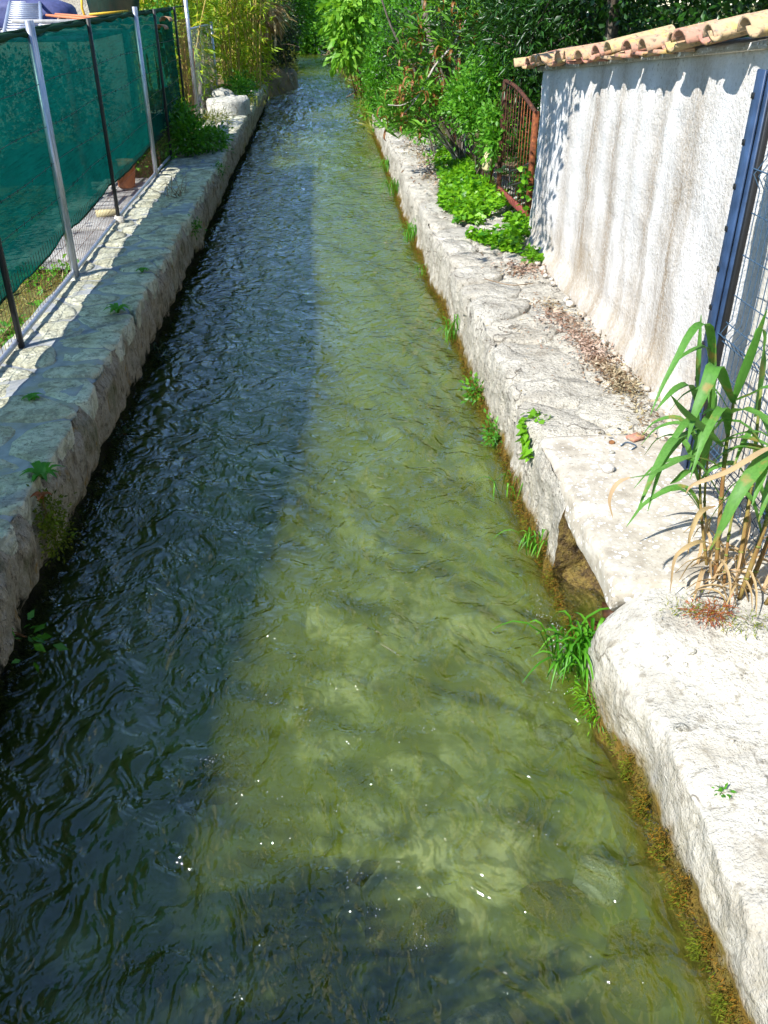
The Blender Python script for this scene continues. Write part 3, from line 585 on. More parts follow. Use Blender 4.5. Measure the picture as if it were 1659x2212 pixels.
for z0 in (1.42, 1.68, 1.98, 2.30):
    ys = np.arange(1.3, 17.3, 0.06); P = np.column_stack([FX(ys) + 0.015, ys, z0 + 0.03 * (ys - 8) / 8 + 0.012 * np.sin(ys * 2.1 + z0 * 9) + 0 * ys])
    L = [tube(P, 0.0026, 4, False)]
    for y in np.arange(1.5, 17.2, 0.21):
        c = np.array((FX(y) + .015, y, z0 + .03 * (y - 8) / 8 + .012 * math.sin(y * 2.1 + z0 * 9)))
        y2 = rng.random()
        if y2 < .55: q = np.array((0.0, rng.uniform(-.02, .02), rng.uniform(.010, .022))); L.append(tube([c - q, c + q], 0.0028, 3, False))
    part('barbed_strand', join(*L), 'wire', fence)
L = []
for y in np.arange(1.3, 19.6, 0.075): L.append(tube([(FX(y) - .005, y, 0.735), (FX(y) - .005, y, 1.16 if y < 17.3 else 2.6)], 0.0022, 3, False))
for z in (0.86, 1.0): ys = np.linspace(1.3, 19.6, 30); L.append(tube(np.column_stack([FX(ys) - .005, ys, z + 0 * ys]), 0.0022, 3, False))
part('wire_mesh', join(*L), 'rust_dark', fence, kind='stuff')
part('base_block', box((FX(10.42) + .04, 10.40, 0.715), (0.11, 0.16, 0.10), 0.2, 0.015), 'slab', fence)

# far galvanised mesh panel behind the end of the cloth
gp = thing('tube_frame_fence', 'galvanised tube frame mesh panel past the end of the green cloth', 'fence', (-2.6, 22, 0.6))
pa, pb = (-2.50, 19.8), (-2.66, 25.6)
part('tall_post', tube([(*pa, .5), (pa[0] - .02, pa[1], 3.6)], 0.04, 10), 'galv', gp, True)
part('end_post', tube([(*pb, .5), (*pb, 2.42)], 0.035, 10), 'galv', gp, True)
part('top_rail', tube([(*pa, 2.40), (*pb, 2.38)], 0.022, 8), 'galv', gp, True)
L = []
for t in np.linspace(0, 1, 34): x, y = pa[0] + (pb[0] - pa[0]) * t, pa[1] + (pb[1] - pa[1]) * t; L.append(tube([(x, y, .6), (x, y, 2.38)], 0.002, 3, False))
for z in np.linspace(.7, 2.3, 9): L.append(tube([(*pa, z), (*pb, z)], 0.002, 3, False))
part('wire_mesh', join(*L), 'galv', gp, kind='stuff')
tag(obj('metal_stake', tube([(-2.56, 20.2, .45), (-2.52, 20.15, 2.05)], 0.03, 6), 'rust'), 'rusty brown stake leaning behind the tall galvanised post', 'stake')
tag(obj('wooden_prop', tube(spline([(-2.75, 21.3, .5), (-2.70, 22.1, 1.0), (-2.75, 23.4, 1.6)], 8), 0.045, 7), 'bark'), 'dark slanting branch propped inside the mesh panel', 'branch')

# ================================================================== THINGS ON THE LEFT WALL
b = thing('boulder', 'large flat pale boulder lying on the far end of left wall', 'boulder', (-2.0, 21.5, .69))
part('block', stone(np.array([(-2.48, 21.1), (-1.98, 20.85), (-1.60, 21.2), (-1.52, 21.9), (-1.8, 22.3), (-2.35, 22.2), (-2.52, 21.7)]), 1.00, .33, .0, 77, .05, 22, .05, .03), 'boulder', b, False)
tag(obj('stone', stone(np.array([(-2.55, 22.7), (-2.2, 22.55), (-1.95, 22.8), (-2.05, 23.2), (-2.5, 23.2)]), 1.04, .38, .0, 78, .05, 14, .05, .03), 'boulder'), 'smaller white stone just behind the large flat boulder', 'stone')
for i, (x, y, s, l) in enumerate([(-2.12, 18.55, .10, 'brown pebble on the left wall in front of the boulder'), (-1.92, 18.9, .12, 'whitish pebble on the left wall in front of the boulder')]):
    tag(obj('pebble', rock((x, y, .72), (s, s * 1.1, s * .7), i + 20, 2), 'boulder' if i else 'yellowbrick'), l, 'stone')
plant('weed', 'low dry weed clump beside two pebbles before the boulder', 'plant', (-2.1, 19.4, .69), [(-2.15, 19.5, .78, .34, .5, .1, 1)], 'drygrass', 30, 22, .07, 'lance', .07, 3, 'twig', .008)
plant('bushy_weed', 'dense dark green leafy weed spilling over the left wall by the fence end', 'plant', (-2.2, 15.6, .68), [(-2.15, 15.5, .98, .40, .6, .26, 3), (-1.85, 15.9, .86, .30, .5, .16, 1.2), (-2.3, 16.0, 1.15, .2, .4, .2, 1)], 'bushleaf', 150, 26, .065, 'oval', .075, 7, 'brownstem', .01)
def rosette(name, label, c, n, l, mat='lily', wd=0.03, rise=0.5):
    root = thing(name, label, 'plant', c)
    for k in range(n):
        a = 2 * math.pi * k / n + rng.uniform(-.3, .3); r = l * rng.uniform(.7, 1.15); d = np.array((math.cos(a), math.sin(a), 0)); o = np.array(c) - (0, 0, .01)
        part('leaf', strip([o, o + d * r * .5 + (0, 0, r * rise), o + d * r + (0, 0, r * rise * .7)], wd, 7), mat, root, True)
    return root
rosette('rosette_weed', 'green rosette weed growing from the middle of left wall top', (-1.70, 7.02, .70), 16, .11)
rosette('rosette_weed', 'tiny green sprout above the middle rosette on left wall', (-1.71, 8.25, .70), 8, .07)
rosette('rosette_weed', 'small green rosette on the shaded flagstones close to the sunlit strip', (-1.90, 5.24, .70), 11, .07)
rosette('rosette_weed', 'green weed with red lower leaf at the near edge of left wall', (-1.55, 4.18, .69), 12, .12)
rosette('red_leaf', 'small red leaves below the green weed at wall edge', (-1.52, 4.02, .66), 5, .06, 'redplant')
plant('hanging_weed', 'yellow green moss and tiny leaves hanging down the left wall face', 'plant', (-1.53, 4.05, .66), [(-1.51, 4.02, .56, .03, .16, .07, 1), (-1.50, 4.05, .42, .04, .13, .12, 2)], 'greenmoss', 70, 14, .022, 'oval', .03, 4, 'brownstem', .004)
plant('wall_weed', 'broad green leaves on the left wall face at the image edge', 'plant', (-1.60, 3.36, .28), [(-1.52, 3.36, .24, .03, .06, .04, 1)], 'lily', 6, 4, .065, 'oval', .05, 3, 'brownstem', .005)
for y, z, s, lb in [(10.8, .55, .07, 'small fern hanging off the left wall edge past the dry twig'), (14.2, .66, .14, 'small green tuft on the far left wall edge near the bushy weed'), (7.7, .10, .06, 'dark green fern low on the left wall face at the waterline'), (5.9, .12, .05, 'little shaded plant low on the left wall nearer the bridge')]:
    plant('wall_fern', lb, 'plant', (-1.58, y, z), [(-1.55, y, z - .02, .05, s * 1.5, s, 1)], 'darkleaf' if z < .3 else 'bushleaf', 22, 10, .032, 'oval', .04, 3, 'brownstem', .004)
tw = thing('dry_twigs', 'dark dry twig clump lying on the left wall top', 'twig', (-1.9, 11.9, .70))
for k in range(14):
    a = rng.uniform(0, 6.28); l = rng.uniform(.12, .4); p = np.array((-1.9 + rng.normal() * .06, 11.9 + rng.normal() * .12, .705))
    part('twig', tube(spline([p, p + (math.cos(a) * l * .5, math.sin(a) * l * .6, rng.uniform(.02, .2)), p + (math.cos(a) * l, math.sin(a) * l, rng.uniform(0.01, .25))], 6), np.linspace(.006, .002, 6), 4), 'twig', tw)
# moss fringes and weeds at the two waterlines
def fringe(name, label, xf, y0, y1, z0, z1, n, size, mat, d, tpl='lance', cat='moss', amp=0.03):
    y = y0 + (y1 - y0) * rng.uniform(0, 1, n) ** 1.5; y = y + .06 * np.sin(y * 31); z = z0 + (z1 - z0) * rng.uniform(0, 1, n) ** 1.4 * (0.55 + 0.9 * vn(y * 3, y * 0, 5))
    x = xf(y) + rng.normal(size=n) * 0.012 + d * amp * rng.uniform(0, 1, n)
    D = np.column_stack([np.full(n, d * 0.9), rng.normal(size=n) * .5, rng.normal(size=n) * .4 - .35]); o = obj(name, leaves(np.column_stack([x, y, z]), size, tpl, D, 0.4), mat, kind='stuff')
    tag(o, label, cat); return o
fringe('moss', 'brown and orange moss fringe along the right waterline', lambda y: np.where(y < 3.1, 1.262 + 0.02 * np.sin(y * 5), edge_r(y) - 0.02), 1.0, 24, -0.01, 0.13, 42000, .017, 'moss', -1)
fringe('moss', 'green algae and moss at the foot of the right wall', lambda y: np.where(y < 3.1, 1.25, edge_r(y) - .03), 1.0, 24, -0.01, 0.09, 15000, .018, 'greenmoss', -1)
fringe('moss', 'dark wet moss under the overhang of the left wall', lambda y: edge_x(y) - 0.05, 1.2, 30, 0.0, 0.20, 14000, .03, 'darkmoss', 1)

# grass tufts on the right waterline
tg = 'grass tufts along the right waterline'
tuft('grass_tuft', 'largest bright green grass tuft beside the outlet', (1.19, 3.20, .06), 85, .38, .15, 'grass', (-.10, -.06), tg, blade=.012, drop=.75)
plant('waterside_weed', 'yellow green weed at the foot of the large grass tuft', 'plant', (1.2, 2.98, .02), [(1.20, 2.95, .06, .05, .2, .05, 1)], 'ivy', 24, 16, .035, 'lance', .03, 2, 'brownstem', .004)
for x, y, n, h, l in [(1.22, 4.25, 22, .24, 'thin grass tuft at the far side of the outlet'), (1.20, 4.86, 9, .26, 'sparse grass tuft with long blades over the water'), (1.26, 8.0, 30, .32, 'upright grass tuft at mid canal right side'), (1.24, 12.0, 46, .36, 'wide bright grass tuft far along the right waterline'), (1.27, 15.2, 40, .4, 'distant grass tuft at the right waterline'), (1.30, 17.5, 40, .4, 'farther grass tuft near the start of the right wall'), (1.26, 10.3, 22, .2, 'low grass tuft between two taller ones')]:
    tuft('grass_tuft', l, (x, y, .06), n, h, .12, 'grass', (-.22, -.05), tg, blade=.006)
plant('waterside_weed', 'small leafy weed clump on the waterline below the ivy sprig', 'plant', (1.25, 5.75, .08), [(1.24, 5.75, .10, .05, .12, .06, 1)], 'lily', 16, 10, .04, 'oval', .03, 2, 'brownstem', .004)
plant('waterside_weed', 'second leafy weed on the mossy waterline further up', 'plant', (1.25, 6.6, .08), [(1.23, 6.6, .10, .06, .2, .06, 1)], 'pinnate', 20, 10, .04, 'oval', .035, 2, 'brownstem', .004)
# outlet: wet stones and foam
for i in range(18):
    x, y, sz = 1.36 + rng.uniform(0, .45), 3.25 + rng.uniform(0, .75), rng.uniform(.03, .075)
    tag(obj('wet_stone', rock((x, y, -.01 + .12 * (x - 1.3)), (sz, sz * 1.2, sz * .6), i + 60, 2, .5), 'wet'), 'wet brown stone inside the outlet under the slab', 'stone', 'stones in the outlet')
fy = rng.normal(size=230) * .20 + 3.42; fxs = 1.24 - np.abs(rng.normal(size=230)) * .07 - .25 * np.abs(fy - 3.45)
zz = water_z(fxs, fy) + .004
tag(obj('foam', leaves(np.column_stack([fxs, fy, zz]), .006, 'chip', None, 3.0), 'foam', kind='stuff'), 'white flecks of foam where the outlet enters the stream', 'foam')

FL = [(.28, 9.3, .3, 24, 'white chips for sun glints at mid canal'), (.12, 6.3, .16, 60, 'white chips for sun glints at the edge of the shade'), (.33, 5.15, .18, 50, 'white chips for sun glints below the ivy sprig'), (.02, 4.0, .16, 40, 'white chips for glints left of the outlet'), (.42, 3.62, .14, 40, 'white chips for sun glints on the lit water before the outlet'), (-.2, 3.0, .2, 50, 'white chips for glints at mid stream near the bridge'), (.3, 2.9, .22, 36, 'white chips for sun glints beside the near wall end'), (-.62, 2.72, .12, 60, 'curl of white chips for sky glints in the shade near the bridge'), (.05, 2.1, .14, 50, 'line of white chips for glints at the edge of the near shadow'), (.2, 1.85, .16, 50, 'white chips for glints near the bottom centre'), (.75, 2.3, .25, 36, 'scattered white chips for sun glints beside the mossy wall'), (-.1, 2.45, .2, 30, 'few white chips for glints over the pale bed stones')]
for x, y, sp_, n, lb in FL:  # white chips laid on the water stand in for sun and sky glints
    a = rng.uniform(-.6, .2); n = int(n * .7); u = rng.normal(size=n) * sp_ * .6; v = rng.normal(size=n) * sp_ * .2; fx_ = x + u * math.cos(a) - v * math.sin(a); fy_ = y + u * math.sin(a) + v * math.cos(a) + .5 * u * u / sp_
    tag(obj('foam', leaves(np.column_stack([fx_, fy_, water_z(fx_, fy_) + .004]), .0042, 'chip', None, 2.0, .6), 'foam', kind='stuff'), lb, 'foam')

# ================================================================== WHITE GARDEN WALL
EAVE = lambda y: 2.69 - (y - 4.7) * 0.083
ww = thing('garden_wall', 'bright white rough plaster wall with brown streaks and terracotta tile coping', 'wall', (2.35, 7, .55))
YW = np.linspace(4.56, 9.42, 110); TW = np.linspace(0, 1, 60); A, B = np.meshgrid(YW, TW, indexing='ij')
zw = 0.50 + (EAVE(A) + .02 - 0.50) * B; flare = 0.07 * sstep(0.85, 0.55, zw)
xw = 2.245 - flare + 0.02 * fbm(A * 1.5, zw * 1.5, 71, 3) + 0.012 * fbm(A * 9, zw * 9, 72, 3)
part('plaster_face', (np.stack([xw, A, zw], -1).reshape(-1, 3), grid(YW, TW)[:, ::-1]), 'plaster', ww, True)
def endface(y, sgn):
    XX = np.linspace(0, 1, 6); A, B = np.meshgrid(XX, TW, indexing='ij'); z = 0.5 + (EAVE(y) + .02 - .5) * B; x0 = np.interp(z, zw[0 if sgn < 0 else -1], xw[0 if sgn < 0 else -1])
    part('end_face', (np.stack([x0 + (2.55 - x0) * A, y + 0 * A, z], -1).reshape(-1, 3), grid(XX, TW)), 'plaster', ww, True)
endface(9.42, 1); endface(4.56, -1)
part('back_face', ([(2.55, 4.56, .5), (2.55, 9.42, .5), (2.55, 9.42, EAVE(9.42)), (2.55, 4.56, EAVE(4.56))], [(0, 1, 2, 3)]), 'plaster', ww)
part('coping_bed', ([(2.20, 4.5, EAVE(4.5)), (2.20, 9.5, EAVE(9.5)), (2.56, 9.5, EAVE(9.5)), (2.56, 4.5, EAVE(4.5)), (2.20, 4.5, EAVE(4.5) + .035), (2.20, 9.5, EAVE(9.5) + .035), (2.56, 9.5, EAVE(9.5) + .10), (2.56, 4.5, EAVE(4.5) + .10)],
    [(0, 1, 2, 3)[::-1], (4, 5, 6, 7), (0, 1, 5, 4), (2, 3, 7, 6), (0, 4, 7, 3), (1, 2, 6, 5)]), 'slab', ww)
def tile(L, w0, w1, h, th=0.014, n=9):
    V = []
    for s, wv in ((0, w0), (.5, (w0 + w1) / 2), (1, w1)):
        for k in range(n): a = math.pi * k / (n - 1); V.append((s * L, -math.cos(a) * wv / 2, math.sin(a) * h * wv / w0))
        for k in range(n): a = math.pi * k / (n - 1); V.append((s * L, -math.cos(a) * (wv / 2 - th), max(0, math.sin(a) * h * wv / w0 - th)))
    F = []
    for s in (0, 1):
        o = s * 2 * n; p = (s + 1) * 2 * n
        for k in range(n - 1): F += [(o + k, o + k + 1, p + k + 1, p + k), (o + n + k, p + n + k, p + n + k + 1, o + n + k + 1)]
        F += [(o, p, p + n, o + n), (o + n - 1, o + 2 * n - 1, p + 2 * n - 1, p + n - 1)]
    for o in (0, 4 * n): F += [(o + k, o + n + k, o + n + k + 1, o + k + 1) for k in range(n - 1)]
    return mesh('tile', V, F, True)
tm_cover, tm_pan = tile(.46, .185, .15, .075), tile(.46, .22, .18, .05)
y = 4.50; i = 0
while y < 9.65:
    for kind in (0, 1):
        yy = y + (0.165 if kind else 0) + rng.uniform(-.03, .03)
        o = put('tile', tm_cover if kind else tm_pan, 'tile', None, (2.075 + rng.uniform(-.055, .05) - (.02 if kind else 0), yy, EAVE(yy) + (.045 if kind else .065) + rng.uniform(-.012, .025)), (0 if kind else math.pi, R(-11 + rng.uniform(-4, 4)), R(rng.uniform(-9, 9))))
        if not kind: o.rotation_euler = (math.pi, R(-11 + rng.uniform(-2, 2)), R(rng.uniform(-4, 4)))
        adopt(o, ww)
    if rng.random() < .55:
        part('tile_shard', box((2.13, y + .05, EAVE(y) + .03), (.12, .16, .022), rng.uniform(-.2, .2), .004), 'tile', ww)
    y += 0.33 + rng.uniform(-.04, .05); i += 1
# plain wall continuing behind the blue fence
w2 = thing('garden_wall', 'greyer rough plaster wall behind the blue mesh fence at the right edge', 'wall', (2.4, 3.4, .55))
YW = np.linspace(0.5, 4.52, 60); A, B = np.meshgrid(YW, TW, indexing='ij'); zw2 = 0.45 + 2.25 * B
part('plaster_face', (np.stack([2.285 + 0.02 * fbm(A * 2, zw2 * 2, 73, 3) + .012 * fbm(A * 9, zw2 * 9, 74, 3), A, zw2], -1).reshape(-1, 3), grid(YW, TW)[:, ::-1]), 'plaster2', w2, True)
part('top_face', ([(2.28, .5, 2.70), (2.5, .5, 2.70), (2.5, 4.52, 2.70), (2.28, 4.52, 2.70)], [(0, 1, 2, 3)]), 'plaster2', w2)
# rubble lumps at the foot of the white wall
for k in range(26):
    y = rng.uniform(4.7, 9.2); s = rng.uniform(.015, .04)
    tag(obj('plaster_lump', rock((2.17 - rng.uniform(0, .05), y, .615 + s * .4), (s, s * 1.2, s * .8), k + 90, 1, .4), 'plaster'), 'crumbled plaster lump at the foot of the white wall', 'rubble', 'crumbled lumps at the wall foot')

# ================================================================== BLUE MESH FENCE AT THE RIGHT
bf = thing('panel_fence', 'dark blue welded mesh fence panel with notched post on the right ledge', 'fence', (2.05, 4.2, .57))
part('post', box((2.06, 4.20, 1.60), (.05, .06, 2.06), 0, .004), 'blue', bf)
pf = part('post_flange', box((2.02, 4.235, 1.60), (.012, .085, 2.06), 0, .003), 'blue', bf)
for z in np.arange(.72, 2.6, .20): part('dark_notch', box((2.0125, 4.266, z), (.005, .028, .026), 0, .001), 'black', pf)  # flush black boxes stand in for the dark inside of the notch slots
part('post_shade_strip', box((2.055, 4.155, 1.60), (.03, .025, 2.06), 0, .002), 'black', bf)  # black strip stands in for the shaded side of the post
fold = lambda z: 0.045 * max(0, 1 - abs(z - 1.43) / .07) + 0.045 * max(0, 1 - abs(z - 2.2) / .07) + 0.045 * max(0, 1 - abs(z - .75) / .07)
for y in np.arange(4.12, 2.2, -0.052):
    zs = sorted(list(np.linspace(.60, 2.6, 9)) + [1.36, 1.43, 1.50, 2.13, 2.2, 2.27, .68, .75, .82])
    part('wire', tube([(2.07 - fold(z), y, z) for z in zs], .0028, 4, False), 'bluewire', bf)
for z in list(np.arange(.62, 2.6, .2)) + [1.38, 1.48, .7, .8]:
    part('wire', tube([(2.066 - fold(z), 4.16, z), (2.066 - fold(z), 2.2, z)], .0034, 4, False), 'bluewire', bf)

# ================================================================== RUSTY GATE AND OLD MESH FENCE
gt = thing('rusty_gate', 'rusty iron bar gate with arched top beside the white wall end', 'gate', (2.28, 10.7, .62))
ga, gb = np.array((2.33, 9.92)), np.array((2.30, 11.55))
gpt = lambda t, z: (ga[0] + (gb[0] - ga[0]) * t, ga[1] + (gb[1] - ga[1]) * t, z)
topz = lambda t: 1.86 + 0.19 * math.sin(min(1, t * 1.0) * math.pi * .55)
part('post', box(gpt(0, 1.22), (.055, .075, 1.32), 0, .005), 'rust', gt)
part('post', box(gpt(1, 1.33), (.055, .075, 1.48), 0, .005), 'rust_dark', gt)
part('bottom_rail', box(gpt(.5, .80), (.035, 1.58, .075), math.atan2(gb[0] - ga[0], -(gb[1] - ga[1])) + math.pi, .004), 'rust_red', gt)
part('arched_rail', tube([gpt(t, topz(t)) for t in np.linspace(0, 1, 14)], .024, 6), 'rust_dark', gt, True)
for t in np.linspace(.08, .92, 11): part('bar', tube([gpt(t, .82), gpt(t + rng.uniform(-.008, .008), topz(t))], .0055, 6), 'rust' if t < .5 else 'rust_dark', gt)
part('chain', tube(spline([gpt(.02, 1.35), gpt(.3, 1.22), gpt(.55, 1.12), gpt(.5, 1.0), gpt(.25, 1.08), gpt(.03, 1.18)], 26) - (.03, 0, 0), .012, 6), 'wire', gt)
rf = thing('mesh_fence', 'old rusty chicken wire fence sagging beyond the rusty gate', 'fence', (2.3, 14, .6))
for x, y, h in ((2.28, 15.4, 1.55), (2.30, 19.5, 1.5)): part('rusty_post', box((x, y, .55 + h / 2), (.06, .06, h), .2, .004), 'rust', rf)
part('stake', tube([(2.30, 14.1, .5), (2.28, 14.5, 1.3)], .03, 7), 'palebark', rf)
part('brace', tube([(2.27, 12.2, .6), (2.30, 11.6, 1.45)], .014, 5), 'rust', rf)
L = []
for y in np.arange(11.6, 19.6, .09):
    for s in (-1, 1): L.append(tube([(2.29 + .02 * math.sin(y * 3), y, .6), (2.29, y + s * .35, 1.2), (2.29 + .02 * math.sin(y * 2), y + s * .7, 1.85)], .0026, 3, False))
part('wire_mesh', join(*L), 'rust_dark', rf, kind='stuff')
tag(obj('split_log', box((2.22, 11.95, 1.12), (.10, .14, .34), .4, .03, .15), 'yellowbrick'), 'pale split piece of wood caught in the wire beside the gate', 'log')

# ================================================================== IVY, LITTER AND SMALL THINGS ON THE RIGHT LEDGE
def carpet(n, yr, xf, zf, size, tpl, mat, seed, thr, up=1.6, sc=2.2):
    g = np.random.default_rng(seed); y = yr[0] + (yr[1] - yr[0]) * g.uniform(0, 1, n); x0, x1 = xf(y); x = x0 + (x1 - x0) * g.uniform(0, 1, n)
    keep = vn(x * sc, y * sc, seed) + .35 * vn(x * 6, y * 6, seed + 1) > thr + 0 * x; x, y = x[keep], y[keep]
    z = zf(x, y) + g.uniform(0, 1, len(x)) ** 2 * .09
    return leaves(np.column_stack([x, y, z]), size, tpl, None, up)
iv = carpet(11500, (8.9, 15.5), lambda y: (np.interp(y, [8.9, 9.6, 11.4, 13, 15.5], [2.0, 1.62, 1.50, 1.75, 1.9]), 2.36 + 0 * y), lambda x, y: .635 + .10 * sstep(1.9, 2.3, x), .052, 'heart', 'ivy', 3, .68)
tag(obj('ivy', iv, 'ivy', kind='stuff'), 'bright green ivy carpet on the right ledge in front of the gate', 'ivy')
iv = carpet(5200, (14.5, 23), lambda y: (np.interp(y, [14.5, 18, 23], [1.75, 1.65, 1.5]), 2.6 + 0 * y), lambda x, y: .64 + 0 * x, .07, 'oval', 'pinnate', 5, .60)
tag(obj('ground_cover', iv, 'pinnate', kind='stuff'), 'scattered green weeds on the far part of the right ledge', 'weeds')
iv = leaves(np.column_stack([rng.normal(size=150) * .05 + 2.16, rng.uniform(8.55, 8.95, 150), rng.uniform(.62, .70, 150)]), .055, 'heart', None, 1.0)
tag(obj('ivy', iv, 'ivy', kind='stuff'), 'ivy runner ending at the foot of the white wall', 'ivy')
sp = thing('ivy_sprig', 'bright ivy sprig hanging over the right wall edge near the slab', 'ivy', (1.30, 4.9, .60))
for k in range(90):
    t = rng.uniform(0, 1); y = 5.02 - .38 * t + rng.normal() * .035; z = .62 - .22 * max(0, t - .35) - rng.uniform(0, .03); x = (1.24 if t > .35 else 1.27 + rng.uniform(0, .16)) - rng.uniform(0, .03)
    v, f = leaves([(x, y, z)], rng.uniform(.028, .05), 'heart', [(rng.normal() * .4 - .5, -.3, -.6 if t > .35 else 0)], .5); part('leaf', (v - 0, f), 'ivy', sp)
for y, n in ((9.85, 26), (10.0, 20), (9.55, 16)):
    z = rng.uniform(.7, 1.35, n); tag(obj('ivy', leaves(np.column_stack([2.24 + rng.normal(size=n) * .03, y + rng.normal(size=n) * .07, z]), .055, 'heart', None, .3), 'ivy', kind='stuff'), {9.85: 'ivy strand climbing the rusty near post of the gate', 10.0: 'ivy tendril on the gate bars next to the near post', 9.55: 'few ivy leaves clinging to the end of the white wall'}[y], 'ivy')
def litter(label, c, r, n, size, mat='litter', tpl='chip', flat_=2.5, name='leaf_litter'):
    q = rng.normal(size=(n, 2)) * np.array(r[:2]); P = np.column_stack([c[0] + q[:, 0], c[1] + q[:, 1], c[2] + rng.uniform(0, 1, n) ** 2 * .03])
    return tag(obj(name, leaves(P, size, tpl, rng.normal(size=(n, 3)) * (1, 1, .15), flat_), mat, kind='stuff'), label, 'litter')
litter('heap of dry brown leaves along the foot of the white wall', (2.02, 5.95, .615), (.07, .50, 0), 1900, .034)
litter('dry leaves gathered at the near end of the leaf heap', (2.03, 5.45, .615), (.06, .16, 0), 500, .034)
litter('small patch of dry leaves on the ledge beyond the heap', (1.93, 7.0, .615), (.08, .20, 0), 260, .045)
litter('dark dried debris where the ivy carpet ends', (1.98, 8.40, .615), (.12, .16, 0), 300, .05)
litter('fallen leaves among the ivy at far right ledge', (1.75, 14.5, .63), (.14, 2.2, 0), 900, .06)
litter('dry leaves at the corner by the blue post', (1.92, 4.75, .605), (.10, .10, 0), 90, .04)
litter('scattered dry bits in the middle of the right ledge', (1.72, 6.4, .615), (.2, .5, 0), 110, .03)
for i, (x, y, s, m, l) in enumerate([(1.575, 4.21, .036, 'plaster', 'white lump of stone on the lichen slab'), (1.70, 4.55, .018, 'brownstem', 'tiny brown snail-like pebble on the slab'), (1.335, 2.36, .028, 'boulder', 'pale pebble on the near wall end slope'), (2.07, 4.62, .07, 'plaster', 'white plaster chunk by the blue post foot'), (1.66, 4.42, .016, 'boulder', 'small pebble beside the white lump'), (1.50, 2.72, .02, 'boulder', 'grey pebble on the near wall end'), (1.80, 3.35, .03, 'boulder', 'pale stone at the slab end near the reeds'), (1.62, 3.02, .03, 'boulder', 'white stone on the near wall by the reed base'), (1.55, 3.08, .022, 'boulder', 'pebble near the crack between slab and wall end')]):
    z = .60 if y > 3.13 else float(np.interp(x, [1.33, 1.46, 1.72, 2.1], [.43, .48, .55, .58])) + (.03 if y > 2.6 else 0); tag(obj('pebble', rock((x, y, z + s * .35), (s, s * .9, s * .7), i + 130, 2, .35), m), l, 'stone')
v = box((1.86, 4.60, .612), (.10, .07, .02), .5, .004); tag(obj('tile_fragment', v, 'tile'), 'broken pinkish tile fragment on the ledge near the blue post', 'tile fragment')
tag(obj('twig', tube(spline([(1.52, 8.02, .63), (1.72, 7.75, .645), (1.95, 7.85, .63)], 10), .005, 5), 'twig'), 'long thin dry twig lying across the right ledge', 'twig')
tag(obj('wire_loop', tube(spline([(1.74, 4.50, .606), (1.79, 4.54, .61), (1.83, 4.49, .608), (1.79, 4.45, .606)], 12), .004, 5), 'bluewire'), 'small dark loop of wire on the slab', 'wire')
# gravel on the near wall end
n = 2600; gx = 1.36 + rng.uniform(0, 1, n) ** .8 * .95; gy = rng.uniform(1.1, 3.05, n)
gz = np.interp(gx, prof[:, 0][20:], prof[:, 1][20:]) ; gz = gz + (0.572 - gz) * sstep(2.35, 3.05, gy) * sstep(1.25, 1.42, gx) + 1.5 * (0.022 * fbm(gx * 3 + 4, gy * 3, 51, 4) + 0.010 * fbm(gx * 12, gy * 12 + gz * 9, 52, 3))
tv = np.array([(1, 0, 0), (-.5, .87, 0), (-.5, -.87, 0), (0, 0, .7), (0, 0, -.6)]); tf = np.array([(0, 1, 3), (1, 2, 3), (2, 0, 3), (1, 0, 4), (2, 1, 4), (0, 2, 4)])
s = rng.uniform(.0025, .009, n) * (1 + (rng.random(n) > .95) * 1.4); a = rng.uniform(0, 6.28, n)
V = np.stack([tv[None, :, 0] * np.cos(a)[:, None] - tv[None, :, 1] * np.sin(a)[:, None], tv[None, :, 0] * np.sin(a)[:, None] + tv[None, :, 1] * np.cos(a)[:, None], np.repeat(tv[None, :, 2], n, 0)], -1) * s[:, None, None] + np.column_stack([gx, gy, gz])[:, None, :]
tag(obj('gravel', (V.reshape(-1, 3), (tf[None] + np.arange(n)[:, None, None] * 5).reshape(-1, 3)), 'block', kind='stuff'), 'fine pale gravel strewn over the near wall end', 'gravel')
plant('stonecrop', 'small red stonecrop clump at the foot of the reeds', 'plant', (1.62, 2.86, .60), [(1.62, 2.86, .625, .08, .06, .02, 1)], 'redplant', 40, 14, .022, 'lance', .02, 2, 'brownstem', .003)
plant('stonecrop', 'thin straggling yellowish stonecrop beside the red clump', 'plant', (1.50, 2.92, .60), [(1.52, 2.92, .60, .10, .05, .012, 1), (1.75, 2.80, .62, .10, .06, .012, 1)], 'drygrass', 34, 8, .022, 'lance', .02, 2, 'brownstem', .003)
plant('wall_sprout', 'tiny green sprout on the near wall end face', 'plant', (1.37, 2.05, .43), [(1.37, 2.05, .45, .015, .02, .012, 1)], 'lily', 5, 5, .02, 'oval', .01, 2, 'brownstem', .002)

# ================================================================== GIANT REED ON THE RIGHT
gr = thing('giant_reed', 'clump of broad-leaved giant reed growing by the blue fence', 'reed', (1.82, 3.15, .58))
ST = [[(1.77, 3.15, .58), (1.71, 3.2, 1.18), (1.70, 3.22, 1.46)], [(1.77, 3.25, .58), (1.69, 3.3, .93), (1.65, 3.35, 1.25)], [(1.82, 3.0, .58), (1.85, 3.0, .99), (1.84, 3.0, 1.3)], [(1.85, 3.35, .57), (1.77, 3.4, .83), (1.74, 3.45, 1.25)], [(1.9, 3.2, .58), (1.92, 3.3, .96), (1.88, 3.35, 1.45)], [(1.88, 3.05, .58), (1.93, 3.05, 1.0), (1.95, 3.02, 1.4)], [(1.80, 3.12, .58), (1.79, 3.16, .8), (1.80, 3.2, 1.1)], [(1.92, 2.95, .58), (1.98, 2.9, .9), (2.02, 2.88, 1.3)]]
